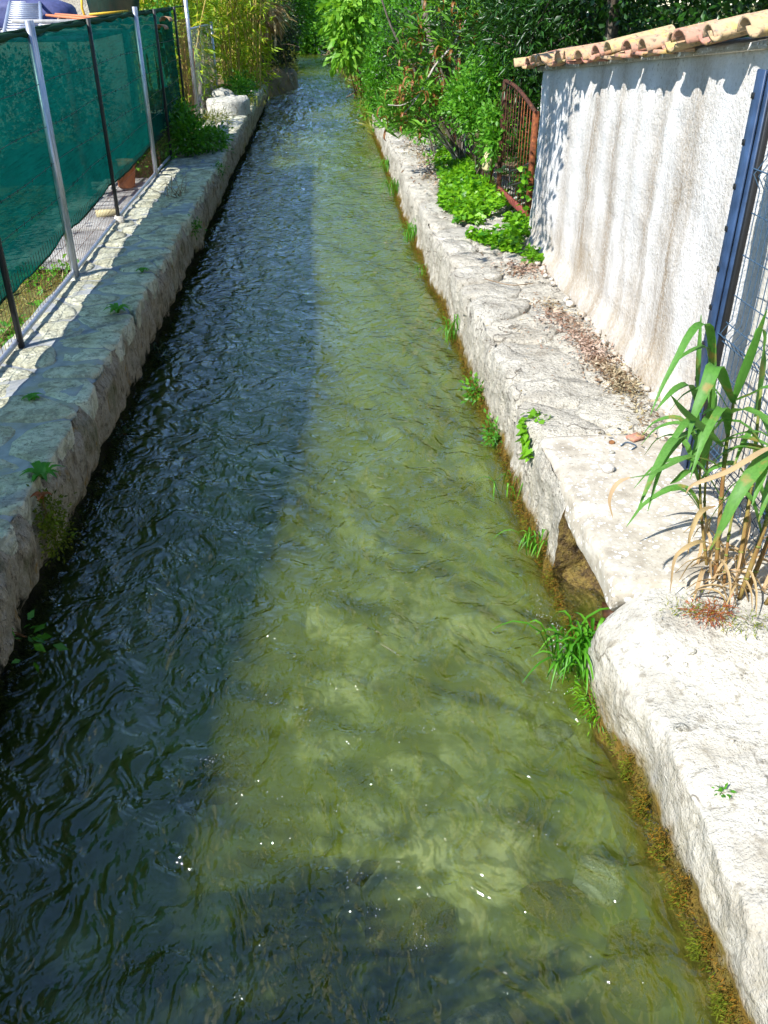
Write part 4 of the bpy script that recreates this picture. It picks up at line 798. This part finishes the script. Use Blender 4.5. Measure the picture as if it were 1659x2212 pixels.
for k, P in enumerate(ST):
    Q = spline(P, 16); part('stem', tube(Q[:8], np.linspace(.011, .0095, 8) * (.7 if k in (1, 3, 6) else 1), 8), 'reedbase', gr, True); stq = part('stem', tube(Q[7:], np.linspace(.0095, .006, 9) * (.7 if k in (1, 3, 6) else 1), 8), 'reedstem', gr, True)
    for q in Q[2:14:3]: part('node', tube([q - (0, 0, .005), q + (0, 0, .005)], 0.0122 * (.7 if k in (1, 3, 6) else 1), 8), 'reedstem', stq)
LV = [(.045, [(1.7, 3.22, 1.45), (1.69, 3.15, 1.67), (1.66, 3.05, 1.9)]), (.075, [(1.7, 3.22, 1.44), (1.6, 3.15, 1.57), (1.53, 3.1, 1.66), (1.49, 3.05, 1.61), (1.44, 3.0, 1.51), (1.42, 2.98, 1.39)]),
 (.06, [(1.7, 3.22, 1.45), (1.73, 3.15, 1.51), (1.77, 3.1, 1.56), (1.85, 3.0, 1.55)]), (.085, [(1.68, 3.2, 1.25), (1.5, 3.05, 1.41), (1.37, 2.95, 1.53), (1.28, 2.9, 1.63)]), (.045, [(1.7, 3.22, 1.34), (1.62, 3.15, 1.43), (1.55, 3.1, 1.47), (1.49, 3.05, 1.47)]),
 (.045, [(1.64, 3.35, 1.23), (1.59, 3.35, 1.46), (1.57, 3.4, 1.77)]), (.05, [(1.71, 3.4, 1.29), (1.64, 3.35, 1.56), (1.57, 3.3, 1.74), (1.51, 3.25, 1.78), (1.45, 3.2, 1.76), (1.39, 3.15, 1.67), (1.33, 3.1, 1.58), (1.28, 3.05, 1.48)]),
 (.03, [(1.68, 3.4, 1.44), (1.61, 3.35, 1.63), (1.54, 3.3, 1.66), (1.46, 3.25, 1.65), (1.4, 3.2, 1.63)]), (.05, [(1.64, 3.35, 1.23), (1.55, 3.25, 1.29), (1.44, 3.15, 1.31), (1.35, 3.05, 1.25), (1.3, 3.0, 1.17), (1.25, 2.95, 1.07)]),
 (.035, [(1.62, 3.35, 1.27), (1.53, 3.25, 1.28), (1.43, 3.15, 1.25), (1.36, 3.05, 1.22), (1.32, 3.0, 1.06)]), (.04, [(1.69, 3.2, 1.15), (1.58, 3.1, 1.24), (1.45, 3.0, 1.31), (1.35, 2.95, 1.3), (1.26, 2.9, 1.29), (1.17, 2.88, 1.29)]),
 (.07, [(1.95, 2.9, 1.42), (1.74, 2.9, 1.36), (1.66, 2.85, 1.33), (1.58, 2.8, 1.24), (1.54, 2.78, 1.12), (1.51, 2.78, 1.0)]), (.05, [(1.95, 2.95, 1.44), (1.76, 2.95, 1.37), (1.69, 2.85, 1.29), (1.65, 2.8, 1.19)]), (.06, [(1.68, 3.2, 1.4), (1.68, 3.1, 1.47), (1.72, 3.05, 1.47), (1.78, 3.0, 1.46)]),
 (.06, [(1.68, 3.2, 1.27), (1.69, 3.1, 1.34), (1.74, 3.05, 1.35), (1.82, 3.0, 1.33)]), (.05, [(1.68, 3.15, 1.24), (1.72, 3.1, 1.3), (1.78, 3.05, 1.31), (1.85, 3.0, 1.30)]), (.045, [(1.65, 3.4, 1.32), (1.54, 3.3, 1.49), (1.47, 3.25, 1.51), (1.41, 3.2, 1.5), (1.34, 3.15, 1.45)]),
 (.055, [(1.69, 3.35, 1.06), (1.7, 3.4, 1.26), (1.71, 3.45, 1.44)]), (.06, [(1.91, 3.4, 1.29), (1.89, 3.4, 1.5), (1.86, 3.4, 1.68), (1.83, 3.4, 1.69), (1.82, 3.4, 1.63)]), (.035, [(1.64, 3.3, 1.08), (1.55, 3.2, 1.13), (1.49, 3.15, 1.12), (1.44, 3.1, 1.13)])]
for wd, P in LV: part('leaf', strip(P, wd * .82, 14, .25, rng.uniform(-.5, .5)), 'reed', gr, True)
for k in range(22):
    P = ST[rng.integers(len(ST))]; Q = spline(P, 16); o = Q[rng.integers(5, 16)]; a = rng.uniform(0, 6.28); l = rng.uniform(.18, .4); d = np.array((math.cos(a), math.sin(a), 0))
    if o[0] + d[0] * l > 2.02: d[0] = -abs(d[0]) * .5
    part('leaf', strip([o, o + d * l * .45 + (0, 0, l * .5), o + d * l * .9 + (0, 0, l * .35), o + d * l * 1.15 + (0, 0, -l * .05)], rng.uniform(.022, .042), 12, .25, rng.uniform(-.5, .5)), 'reed', gr, True)
for wd, P in [(.02, [(1.95, 2.9, 1.42), (1.73, 2.9, 1.39), (1.62, 2.85, 1.37), (1.55, 2.85, 1.32), (1.45, 2.85, 1.28), (1.41, 2.85, 1.26), (1.4, 2.86, 1.22)]), (.018, [(1.71, 3.15, .78), (1.6, 3.05, .86), (1.51, 3.0, .86), (1.48, 3.0, .8), (1.5, 3.02, .62)]), (.016, [(1.17, 2.88, 1.29), (1.12, 2.87, 1.27), (1.10, 2.87, 1.2), (1.12, 2.86, 1.12)]), (.02, [(1.72, 3.2, .95), (1.6, 3.1, .98), (1.55, 3.05, .9), (1.56, 3.05, .8)])]:
    part('dry_leaf', strip(P, wd, 16, .5, 1.2), 'dryleaf', gr, True)
for k in range(36):
    o = np.array((rng.uniform(1.72, 2.0), rng.uniform(2.9, 3.32), .585)); a = rng.uniform(0, 6.28); l = rng.uniform(.10, .28); d = np.array((math.cos(a), math.sin(a), 0)); h = rng.uniform(.1, .9)
    part('dry_leaf', strip([o + (0, 0, .0), o + d * l * .3 + (0, 0, l * h), o + d * l * .8 + (0, 0, l * h * .9), o + d * l * 1.1 + (0, 0, .01)], rng.uniform(.006, .02), 9, .6, rng.uniform(-2, 2)), 'dryleaf', gr, True)

# ================================================================== YARD BEHIND THE GREEN FENCE
for i, (x, y, sx, sy) in enumerate([(-2.85, 9.75, .8, .55), (-2.85, 11.2, .8, .6), (-3.0, 12.5, .9, .7), (-2.9, 13.9, .8, .8)]):
    tag(obj('paving_slab', box((x, y, .505), (sx, sy, .05), .05, .01), 'slabgrey'), 'pale grey paving slab seen under the green cloth', 'paving slab', 'paving slabs in the yard')
flat('gravel_path', -3.6, -2.42, 9.2, 14.6, .492, 'gravel', 24, .012)
pt = thing('flower_pot', 'terracotta flower pot half hidden under the green cloth', 'flower pot', (-2.85, 13.55, .53))
for nm, pr in (('pot', [(.11, 0), (.12, .01), (.16, .30), (.175, .30), (.18, .37), (.16, .37), (.15, .30)]),):
    n = 20; V = [(r * math.cos(2 * math.pi * k / n), r * math.sin(2 * math.pi * k / n), z) for r, z in pr for k in range(n)]
    F = [(i * n + k, i * n + (k + 1) % n, (i + 1) * n + (k + 1) % n, (i + 1) * n + k) for i in range(len(pr) - 1) for k in range(n)] + [tuple(range(n))[::-1]]
    put(nm, mesh(nm, V, F, True), 'pot', pt); V2 = [(.155 * math.cos(2 * math.pi * k / n), .155 * math.sin(2 * math.pi * k / n), .33) for k in range(n)]; put('earth', mesh('earth', V2, [tuple(range(n))]), 'soil', pt)
tag(obj('brick', box((-2.75, 11.6, .56), (.26, .12, .07), .3, .006), 'yellowbrick'), 'pale yellow brick lying on the paving under the cloth', 'brick')
P = np.column_stack([-2.42 - rng.uniform(0, 1, 2400) ** 1.3 * 1.6, rng.uniform(4.6, 9.3, 2400), np.full(2400, .45)])
tag(obj('grass', leaves(P, .13, 'blade', rng.normal(size=(2400, 3)) * (1, 1, .3) + (0, 0, .6), .8), 'straw', kind='stuff'), 'dry straw coloured grass in the yard below the cloth', 'grass')
P = np.column_stack([-2.42 - rng.uniform(0, 1, 2600) * 1.5, rng.uniform(5.2, 9.2, 2600), .46 + rng.uniform(0, .14, 2600)]); P = P[vn(P[:, 0] * 2.4, P[:, 1] * 2.4, 8) > .48]
tag(obj('weeds', leaves(P, .07, 'oval', None, 1.2), 'pinnate', kind='stuff'), 'fresh green weeds in the yard behind the near fence bays', 'weeds')
plant('yard_bush', 'leafy green bush in the yard behind the far fence bay', 'bush', (-2.8, 15.0, .45), [(-2.8, 15.0, .8, .4, .9, .4, 1)], 'pinnate', 110, 20, .07, 'oval', .09, 5, 'brownstem', .01)
plant('dimming_hedge', 'added dark hedge that dims what shows through the green cloth', 'hedge', (-4.8, 12.5, .45), [(-4.8, 9.5, 1.35, .5, 1.8, 1.0, 2), (-4.9, 12.5, 1.35, .5, 2.0, 1.0, 2), (-4.9, 15.5, 1.3, .5, 2.0, .95, 2), (-4.6, 18.3, 1.3, .6, 1.6, .95, 2), (-4.7, 6.8, 1.2, .5, 1.5, .9, 1.5)], 'darkleaf', 520, 20, .09, 'oval', .16, 6, 'bark', .03)  # hedge added to keep the bright yard dark behind the cloth
# store of builder's things on a low lean-to
sh = thing('lean_to', 'low lean-to with blue grey sheet roof full of builders stuff', 'shed', (-5.2, 15, .45))
part('roof', box((-5.2, 15.2, 2.46), (4.2, 4.6, .06), .05, .01), 'blueboard', sh)
for x, y in ((-3.3, 13.1), (-7.1, 13.1), (-3.3, 17.3), (-7.1, 17.3)): part('post', box((x, y, 1.44), (.08, .08, 1.98), 0, .01), 'rust_dark', sh)
for i in range(9): part('batten', box((-3.6 - i * .42, 15.2, 2.505), (.05, 4.4, .03), .05, .004), 'paleboard', sh)
def ladder(label, a, b, wd, rungs):
    a, b = np.array(a, float), np.array(b, float); d = (b - a) / np.linalg.norm(b - a); sd = np.cross(d, (0, 0, 1)); sd /= np.linalg.norm(sd); root = thing('ladder', label, 'ladder', tuple(a))
    for s in (-1, 1): part('rail', tube([a + sd * s * wd / 2, b + sd * s * wd / 2], .028, 6), 'alu', root)
    for t in np.linspace(.04, .96, rungs): part('rung', tube([a + (b - a) * t - sd * wd / 2, a + (b - a) * t + sd * wd / 2], .02, 6), 'alu', root, True)
ladder('aluminium ladder lying up the lean-to roof behind the near cloth', (-3.75, 12.9, 2.52), (-4.75, 16.8, 2.88), .46, 15)
ladder('second shorter aluminium ladder left of the long one', (-3.9, 11.3, 1.75), (-4.35, 12.9, 2.35), .34, 8)
for r_ in range(2):
    for k in range(9):
        yy = 15.0 + r_ * .1; o = put('roof_tile', tm_cover, None, None, (-3.95 + k * .19 + r_ * 0.02 - (0 if k < 5 else -.05), 15.3 + r_ * .45, 2.51 + (.10 if r_ else 0)), (0, 0, R(90)))
        tag(o, 'old terracotta roof tile in the stack on the lean-to', 'roof tile', 'stacked roof tiles')
for i, (x, y, z, l, a, m, lb) in enumerate([(-3.4, 13.6, 2.54, 1.6, .5, 'paleboard', 'pale plank laid flat on the lean-to roof'), (-3.3, 14.2, 2.60, 1.3, .9, 'paleboard', 'second pale plank crossing the first on the roof'), (-3.35, 13.3, 2.66, 1.2, .25, 'paleboard', 'short grey plank close to the fence top')]):
    tag(obj('plank', box((x, y, z), (l, .16, .04), a, .005), m), lb, 'plank')
for i, (a, b_, m, lb) in enumerate([((-3.7, 14.0, 2.72), (-2.85, 13.0, 2.68), 'orange', 'orange cane lying across the planks'), ((-3.6, 14.1, 2.73), (-2.8, 13.2, 2.70), 'orange', 'second orange cane beside the first'), ((-3.25, 14.6, 2.72), (-2.75, 14.9, 2.76), 'yellow', 'yellow rod near the dark tub'), ((-3.3, 14.4, 2.66), (-2.75, 14.7, 2.70), 'yellow', 'lower yellow rod near the dark tub')]):
    tag(obj('cane', tube([a, b_], .018, 6), m), lb, 'cane')
tp_ = obj('tarpaulin', rock((-4.9, 16.9, 2.68), (.95, .35, .24), 91, 3, .5, .55), 'blueboard'); tag(tp_, 'folded blue grey tarpaulin on the lean-to roof behind the ladder', 'tarpaulin')
tb = thing('tub', 'dark green round tub with black lid above the fence top', 'tub', (-3.2, 16.2, 2.49))
n = 22
for nm, pr, m in (('body', [(.30, 0), (.36, .02), (.42, .48), (.44, .50), (.40, .50)], 'tub'), ('lid', [(.36, .50), (.40, .54), (.38, .95), (.1, 1.0), (.01, 1.0)], 'tubblack')):
    V = [(r * math.cos(2 * math.pi * k / n), r * math.sin(2 * math.pi * k / n), z) for r, z in pr for k in range(n)]
    put(nm, mesh(nm, V, [(i * n + k, i * n + (k + 1) % n, (i + 1) * n + (k + 1) % n, (i + 1) * n + k) for i in range(len(pr) - 1) for k in range(n)], True), m, tb)
put('strap', mesh('strap', *tube([(-.40, -.2, .02), (-.46, -.2, .3), (-.42, -.2, .62)], .02, 6)), 'yellow', tb)
hw = thing('house_wall', 'beige rendered house wall at the back of the yard', 'wall', (-7, 20.5, .4))
part('render', box((-7.6, 20.6, 1.75), (7.6, .3, 2.9), -.05, .02), 'beige', hw)
part('sill', box((-6.4, 20.40, 2.75), (1.3, .12, .10), -.05, .01), 'paleboard', hw)
plant('yard_bush', 'small bush at the corner of the beige wall above the fence', 'bush', (-2.95, 19.0, .45), [(-2.9, 18.8, 2.3, .3, .5, .7, 1)], 'bushleaf', 80, 16, .06, 'oval', .09, 5, 'bark', .012)

# ================================================================== BAMBOO AND THE FAR LEFT BANK
def bamboo(label, x0, x1, y0, y1, nc, nl, zlo, zhi, seed):
    g = np.random.default_rng(seed); root = thing('bamboo_clump', label, 'bamboo', ((x0 + x1) / 2, (y0 + y1) / 2, .6), 'bamboo at the far left bank'); C = []
    for k in range(nc):
        x, y = g.uniform(x0, x1), g.uniform(y0, y1); h = g.uniform(zhi - .8, zhi + .6); ln = g.normal(size=2) * .22
        Q = spline([(x, y, .4), (x + ln[0] * .4, y + ln[1] * .3, h * .5), (x + ln[0] * 1.4, y + ln[1], h)], 7); part('culm', tube(Q, np.linspace(.024, .012, 7), 5, False), 'culm', root, True); C.append(Q)
    P = []; D = []
    for k in range(nl // 7):
        Q = C[g.integers(nc)]; t = g.uniform(0.05, 1) ** .8 * 6; i = min(5, int(t)); p = Q[i] + (Q[i + 1] - Q[i]) * (t - i); a = g.uniform(0, 6.28); tip = p + np.array((math.cos(a), math.sin(a), .15)) * g.uniform(.08, .45)
        for q in range(7): P.append(tip + g.normal(size=3) * .05); D.append((math.cos(a) * .7, math.sin(a) * .7, -.35))
    part('foliage', leaves(P, .21, 'lance', D, .7), 'bambooleaf', root)
bamboo('yellow green bamboo thicket behind the mesh panel', -4.3, -2.75, 21.5, 27.5, 46, 13000, .5, 4.2, 1)
bamboo('tall bamboo clump with bare yellow culms beside the canal', -2.75, -1.6, 27.5, 30.5, 40, 7000, .6, 4.6, 2)
bamboo('bamboo fringe leaning over the stone pier', -2.2, -1.3, 34.5, 37, 14, 3500, 1.2, 5.0, 3)
plant('dry_reed_tuft', 'pale drooping dry reed tuft hanging from the bamboo', 'reed', (-1.5, 29.6, 1.0), [(-1.35, 29.2, 2.6, .35, .4, .40, 1)], 'dryleaf', 30, 14, .34, 'lance', .12, 5, 'culm', .015, droop=1.4)
plant('bank_weed', 'low leafy weeds on the bank behind the boulder', 'plant', (-1.9, 24.5, .7), [(-1.95, 24.5, .95, .35, 1.0, .28, 1)], 'bushleaf', 60, 20, .08, 'oval', .1, 5, 'brownstem', .01)
tuft('grass_tuft', 'dry yellow grass on the left wall end past the boulder', (-1.75, 23.5, .68), 60, .35, .5, 'drygrass', (0, 0), None, blade=.012)
pr_ = thing('stone_pier', 'dark square stone pier standing in the stream at left', 'pier', (-1.05, 33.4, 0))
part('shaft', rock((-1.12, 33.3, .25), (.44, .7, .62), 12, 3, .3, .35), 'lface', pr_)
plant('ivy_bush', 'dark shaded ivy mass over the stone pier', 'bush', (-1.4, 34, .6), [(-1.25, 33.4, 1.65, .55, .9, .75, 3), (-1.85, 31.8, 1.45, .55, .9, .7, 3), (-1.05, 34.5, 2.3, .55, 1.0, .8, 2), (-1.5, 32.4, 2.2, .5, .7, .5, 2)], 'darkleaf', 420, 22, .085, 'oval', .13, 6, 'bark', .02)  # leaf colour darkened to stand in for the shade under the overhang
for P, lb in [([(-1.6, 31.0, 2.1), (-1.15, 31.5, 1.75), (-.95, 32.0, .9), (-.93, 32.0, .45)], 'thin bare twig dangling in front of the stone pier'), ([(-1.5, 31.5, 1.62), (-.9, 32, 1.66), (-.5, 32.2, 1.55)], 'thin horizontal twig reaching out from the ivy'), ([(1.1, 29, 1.35), (.5, 29.3, 1.45), (.05, 29.4, 1.5)], 'thin bare twig reaching from the right bank over the water'), ([(1.3, 24.6, 1.05), (1.0, 24.7, .85), (.75, 24.8, .72)], 'short pale stick at the right bank water edge')]:
    tag(obj('twig', tube(spline(P, 10), np.linspace(.018, .008, 10), 5), 'twig'), lb, 'twig')

# ================================================================== RIGHT BANK VEGETATION
fg = 'shrubs on the right bank'
plant('large_leaf_shrub', 'pale shrub with big drooping leaves leaning over the far stream', 'shrub', (1.15, 24.6, .7), [(.75, 24.4, 2.35, .40, .5, .75, 3), (1.0, 24.8, 2.9, .5, .6, .5, 2), (.72, 24.2, 1.75, .25, .4, .3, 1)], 'paleleaf', 110, 12, .21, 'oval', .12, 7, 'brownstem', .022, fg, droop=.9)
plant('leafy_shrub', 'round green shrub at the start of the right wall', 'shrub', (1.75, 22.5, .7), [(1.55, 22.6, 1.35, .5, .8, .6, 2), (1.9, 22.0, 1.9, .6, .8, .6, 2), (1.35, 22.2, .9, .3, .6, .35, 1)], 'bushleaf', 260, 20, .075, 'oval', .11, 7, 'bark', .02, fg)
plant('leafy_shrub', 'low bright shrub spilling over the right wall edge', 'shrub', (1.75, 19.2, .6), [(1.62, 19.0, .92, .32, .9, .30, 2), (1.85, 20.2, 1.15, .4, .8, .45, 2)], 'pinnate', 190, 20, .07, 'oval', .10, 6, 'bark', .015, fg)
plant('leafy_shrub', 'feathery green shrub behind the large leaf shrub', 'shrub', (1.6, 27, .8), [(1.5, 27, 1.8, .7, 1.2, .9, 3), (2.1, 26.2, 2.6, .8, 1.0, .8, 2)], 'pinnate', 260, 20, .09, 'oval', .14, 6, 'bark', .02, fg)
plant('moss_bank_bush', 'dark olive bush in the shaded gap below the branches', 'shrub', (2.2, 20.5, .6), [(2.1, 20.8, 2.0, .7, 1.0, 1.0, 2), (2.6, 19.5, 2.4, .7, 1.2, .9, 2)], 'darkleaf', 300, 20, .06, 'oval', .13, 6, 'bark', .02, fg)
ol = thing('oleander', 'oleander shrub with brown curled dead leaves over the ledge', 'shrub', (2.25, 14.2, .6))
OC = [(1.25, 13.5, 1.50), (1.12, 13.6, 1.72), (1.62, 13.4, 1.75), (1.45, 13.6, 2.55), (1.80, 13.5, 2.28), (2.15, 13.5, 1.92), (2.45, 13.4, 1.95), (1.35, 13.3, 1.85), (1.55, 13.7, 2.1), (1.95, 13.6, 2.55), (1.3, 13.8, 2.2), (2.2, 13.4, 2.75), (1.0, 13.5, 1.45), (1.7, 13.4, 2.85), (1.9, 13.3, 1.6), (1.45, 13.4, 1.35), (2.0, 13.8, 3.0), (2.3, 13.6, 2.35)]
P = []; D = []; PB = []; DB = []
for j, c in enumerate(OC):
    part('stem', tube(spline([(2.25 + rng.normal() * .05, 14.2, .6), (2.1 + (c[0] - 2.1) * .4, 14.0, (c[2] + .6) / 2 + .2), c], 8), np.linspace(.018, .006, 8), 5), 'palebark' if j % 3 == 0 else 'bark', ol, True)
    for q in range(60): a = rng.uniform(0, 6.28); d = (math.cos(a), math.sin(a), rng.uniform(-.3, 1.0)); P.append(np.array(c) + rng.normal(size=3) * .09); D.append(d)
    for q in range(12 if j < 10 else 5): a = rng.uniform(0, 6.28); PB.append((np.array(c) + rng.normal(size=3) * .10, a))
part('foliage', leaves(P, .20, 'lance', D, .8), 'oleander', ol)
for p, a in PB:
    d = np.array((math.cos(a), math.sin(a), 0)); l = rng.uniform(.12, .2); part('dead_leaf', strip([p, p + d * l * .5 + (0, 0, .04), p + d * l * .75 + (0, 0, -l * .35), p + d * l * .45 + (0, 0, -l * .7)], .035, 8, .4, .6), 'brownleaf', ol, True)
part('pale_branch', tube(spline([(2.25, 14.2, 2.75), (1.95, 13.5, 2.40), (1.67, 13.45, 2.12), (1.42, 13.4, 1.72), (1.2, 13.4, 1.48)], 14), np.linspace(.022, .010, 14), 7), 'palebark', ol, True)
part('pale_branch', tube(spline([(1.42, 13.4, 1.72), (1.2, 13.35, 1.62), (1.0, 13.4, 1.62)], 8), np.linspace(.010, .006, 8), 6), 'palebark', ol, True)
tag(obj('branch', tube(spline([(1.15, 18, 3.1), (1.44, 18, 2.39), (1.88, 18.1, 1.7), (2.2, 18.3, .8)], 12), np.linspace(.016, .03, 12), 6), 'bark'), 'long dark bare branch slanting above the shaded gap', 'branch')
plant('feathery_shrub', 'fresh green pinnate shrub hanging over the old wire fence', 'shrub', (2.32, 13.0, .6), [(2.12, 12.6, 1.65, .26, .5, .42, 3), (1.95, 12.9, 1.75, .25, .4, .22, 1.2), (2.25, 11.8, 1.45, .14, .45, .42, 2), (2.2, 12.3, 2.1, .28, .5, .3, 2)], 'pinnate', 330, 20, .062, 'oval', .075, 8, 'bark', .018, fg)
plant('feathery_shrub', 'small green clump standing before the old wire fence post', 'shrub', (1.9, 15.5, .6), [(1.78, 15.4, 1.5, .26, .4, .24, 2), (1.65, 16.0, 1.15, .25, .5, .2, 1)], 'pinnate', 110, 20, .07, 'oval', .08, 5, 'bark', .014, fg)
tl = thing('tree_trunk', 'leaning grey trunk behind the old wire fence', 'tree', (2.55, 15.0, .5))
part('trunk', tube(spline([(2.5, 14.4, .5), (2.35, 15.2, 1.1), (2.0, 16.8, 2.2), (1.9, 17.5, 3.2)], 12), np.linspace(.085, .05, 12), 9), 'bark', tl, True)
plant('evergreen_tree', 'dense dark evergreen tree behind the rusty gate', 'tree', (3.9, 12.6, .5), [(3.3, 11.8, 2.0, .95, 1.5, 1.3, 3), (3.0, 12.5, 3.1, 1.2, 1.6, .9, 2), (4.3, 12.2, 3.0, 1.5, 2.0, 1.5, 3), (2.75, 10.9, 1.2, .35, .7, .6, 1), (3.2, 10.2, 3.5, 1.0, 1.2, .6, 1.5)], 'evergreen', 1300, 22, .075, 'oval', .13, 9, 'bark', .09, 'trees on the right', 'crown', trunk=[(3.9, 12.7, 1.6), (3.8, 12.6, 2.6)])
plant('evergreen_tree', 'dark evergreen tree looming above the white wall coping', 'tree', (5.0, 9.3, .5), [(4.2, 9.2, 2.5, 1.3, 1.9, 1.2, 3), (4.6, 8.0, 3.8, 1.9, 2.4, 1.0, 3), (5.6, 7.0, 3.0, 1.4, 1.8, 1.5, 2), (3.6, 7.6, 3.9, .8, 1.6, .6, 1.2)], 'evergreen', 1300, 22, .075, 'oval', .14, 9, 'bark', .10, 'trees on the right', 'crown', trunk=[(5.0, 9.4, 1.7), (4.9, 9.2, 2.9)])
plant('evergreen_tree', 'dark tree filling the background right of the oleander', 'tree', (3.6, 17.0, .5), [(3.0, 16.5, 2.2, 1.0, 1.5, 1.5, 3), (3.6, 16.6, 3.4, 1.5, 1.8, 1.0, 2), (4.6, 17.5, 2.6, 1.4, 2, 1.8, 2)], 'evergreen', 1000, 20, .085, 'oval', .15, 8, 'bark', .09, 'trees on the right', 'crown', trunk=[(3.6, 17.1, 1.5), (3.5, 17.0, 2.5)])
plant('narrow_leaf_tree', 'narrow leaved tree with arching shoots above the gate', 'tree', (2.75, 12.2, .5), [(2.45, 11.7, 2.55, .5, .9, .55, 2), (2.7, 11.0, 3.0, .6, .8, .6, 1)], 'evergreen', 150, 14, .13, 'lance', .14, 7, 'bark', .03, 'trees on the right', 'crown', trunk=[(2.7, 12.2, 1.4), (2.62, 12.1, 2.2)])
# branch that overhangs the canal and dapples the far end of the white wall
plant('overhanging_tree', 'tree whose overhanging branch dapples the end of the white wall', 'tree', (3.5, 10.8, .5), [(.30, 7.35, 3.42, .28, .30, .22, 1.6), (.80, 7.95, 3.45, .30, .35, .25, 2), (1.0, 7.45, 3.5, .3, .3, .25, 1), (1.2, 7.9, 3.4, .3, .4, .2, 2), (-.1, 7.1, 3.45, .3, .3, .2, 1)], 'evergreen', 60, 13, .10, 'oval', .13, 5, 'bark', .06, 'trees on the right', 'crown', trunk=[(3.3, 10.6, 2.0), (2.9, 10.0, 3.6), (1.5, 8.5, 3.9)])
# far background; two left-bank crowns raised out of frame to shade the stream
for x, y, z, rx, ry, rz, m, n, lb in [(3.4, 24, 2.2, 1.4, 2.0, 1.8, 'bushleaf', 520, 'bushy green tree behind the round shrub'), (2.9, 32, 2.4, 1.5, 3, 1.9, 'pinnate', 480, 'light green tree on the far right bank'), (2.2, 40, 2.6, 1.3, 4, 1.9, 'bushleaf', 420, 'green tree bending towards the far stream'), (2.0, 52, 3.0, 1.9, 4, 2.4, 'pinnate', 380, 'far bright tree on the right where the stream narrows'), (-.6, 66, 3.0, 3.0, 4, 3.0, 'bushleaf', 420, 'farthest tree closing the view over the stream'), (-2.9, 44, 3.6, 1.8, 5, 3.2, 'bushleaf', 560, 'green tree on the far left bank behind the pier'), (-4.6, 33, 2.6, 2.2, 3, 2.2, 'bambooleaf', 420, 'yellow green tree behind the bamboo'), (-.2, 55, 1.5, 1.3, 2.0, 1.2, 'bushleaf', 260, 'low green tree leaning over the far end of the stream'), (-.9, 47, 2.6, .8, 2.5, 1.1, 'bushleaf', 240, 'green branches over the far left side of the stream'), (6.5, 22, 3, 2.5, 4, 2.5, 'evergreen', 500, 'dark tree far behind the garden'), (-3.4, 56, 4, 2.4, 5, 4, 'pinnate', 420, 'distant tree upstream on the left'), (7.2, 13.5, 3, 2, 4, 2.6, 'evergreen', 420, 'dark tree at the back right of the garden')]:
    plant('bank_tree', lb, 'tree', (x, y, .8), [(x, y, z, rx, ry, rz, 3), (x - rx * .45, y - ry * .35, z - rz * .35, rx * .6, ry * .5, rz * .6, 1.6), (x + rx * .2, y - ry * .2, z + rz * .5, rx * .7, ry * .6, rz * .5, 1.2)], m, n, 20, .10 + y * .0016, 'oval', .2 + y * .003, 6, 'bark', .07, 'trees far upstream', 'crown', trunk=[(x, y, z - rz * .3), (x + .1, y, z)])
P = []; 
for y in np.linspace(22.5, 50, 700):
    xr = np.interp(y, [20, 24, 30, 36, 47, 60], [1.65, 1.45, 1.45, 1.3, .85, .35]); 
    for q in range(9): P.append((xr + rng.uniform(-.15, .45), y + rng.uniform(-.1, .1), 0))
P = np.array(P); P[:, 2] = np.maximum(bank_z(P[:, 0], P[:, 1]), .05) - .02
tag(obj('grass', leaves(P, .34, 'blade', rng.normal(size=(len(P), 3)) * (.7, .7, .2) + (-.25, 0, .8), .6), 'drygrass', kind='stuff'), 'yellowish grass along the far right water edge', 'grass')
P = []
for y in np.linspace(23.5, 60, 420):
    xl = np.interp(y, [20, 30, 32.5, 40, 60], [-2.2, -1.9, -.85, -.95, -1.3]);
    for q in range(6): P.append((xl - rng.uniform(-.1, .6), y + rng.uniform(-.1, .1), 0))
P = np.array(P); P[:, 2] = np.maximum(bank_z(P[:, 0], P[:, 1]), .05) - .02
tag(obj('grass', leaves(P, .30, 'blade', rng.normal(size=(len(P), 3)) * (.7, .7, .2) + (.2, 0, .8), .6), 'drygrass', kind='stuff'), 'grass on the far left bank beside the pier', 'grass')
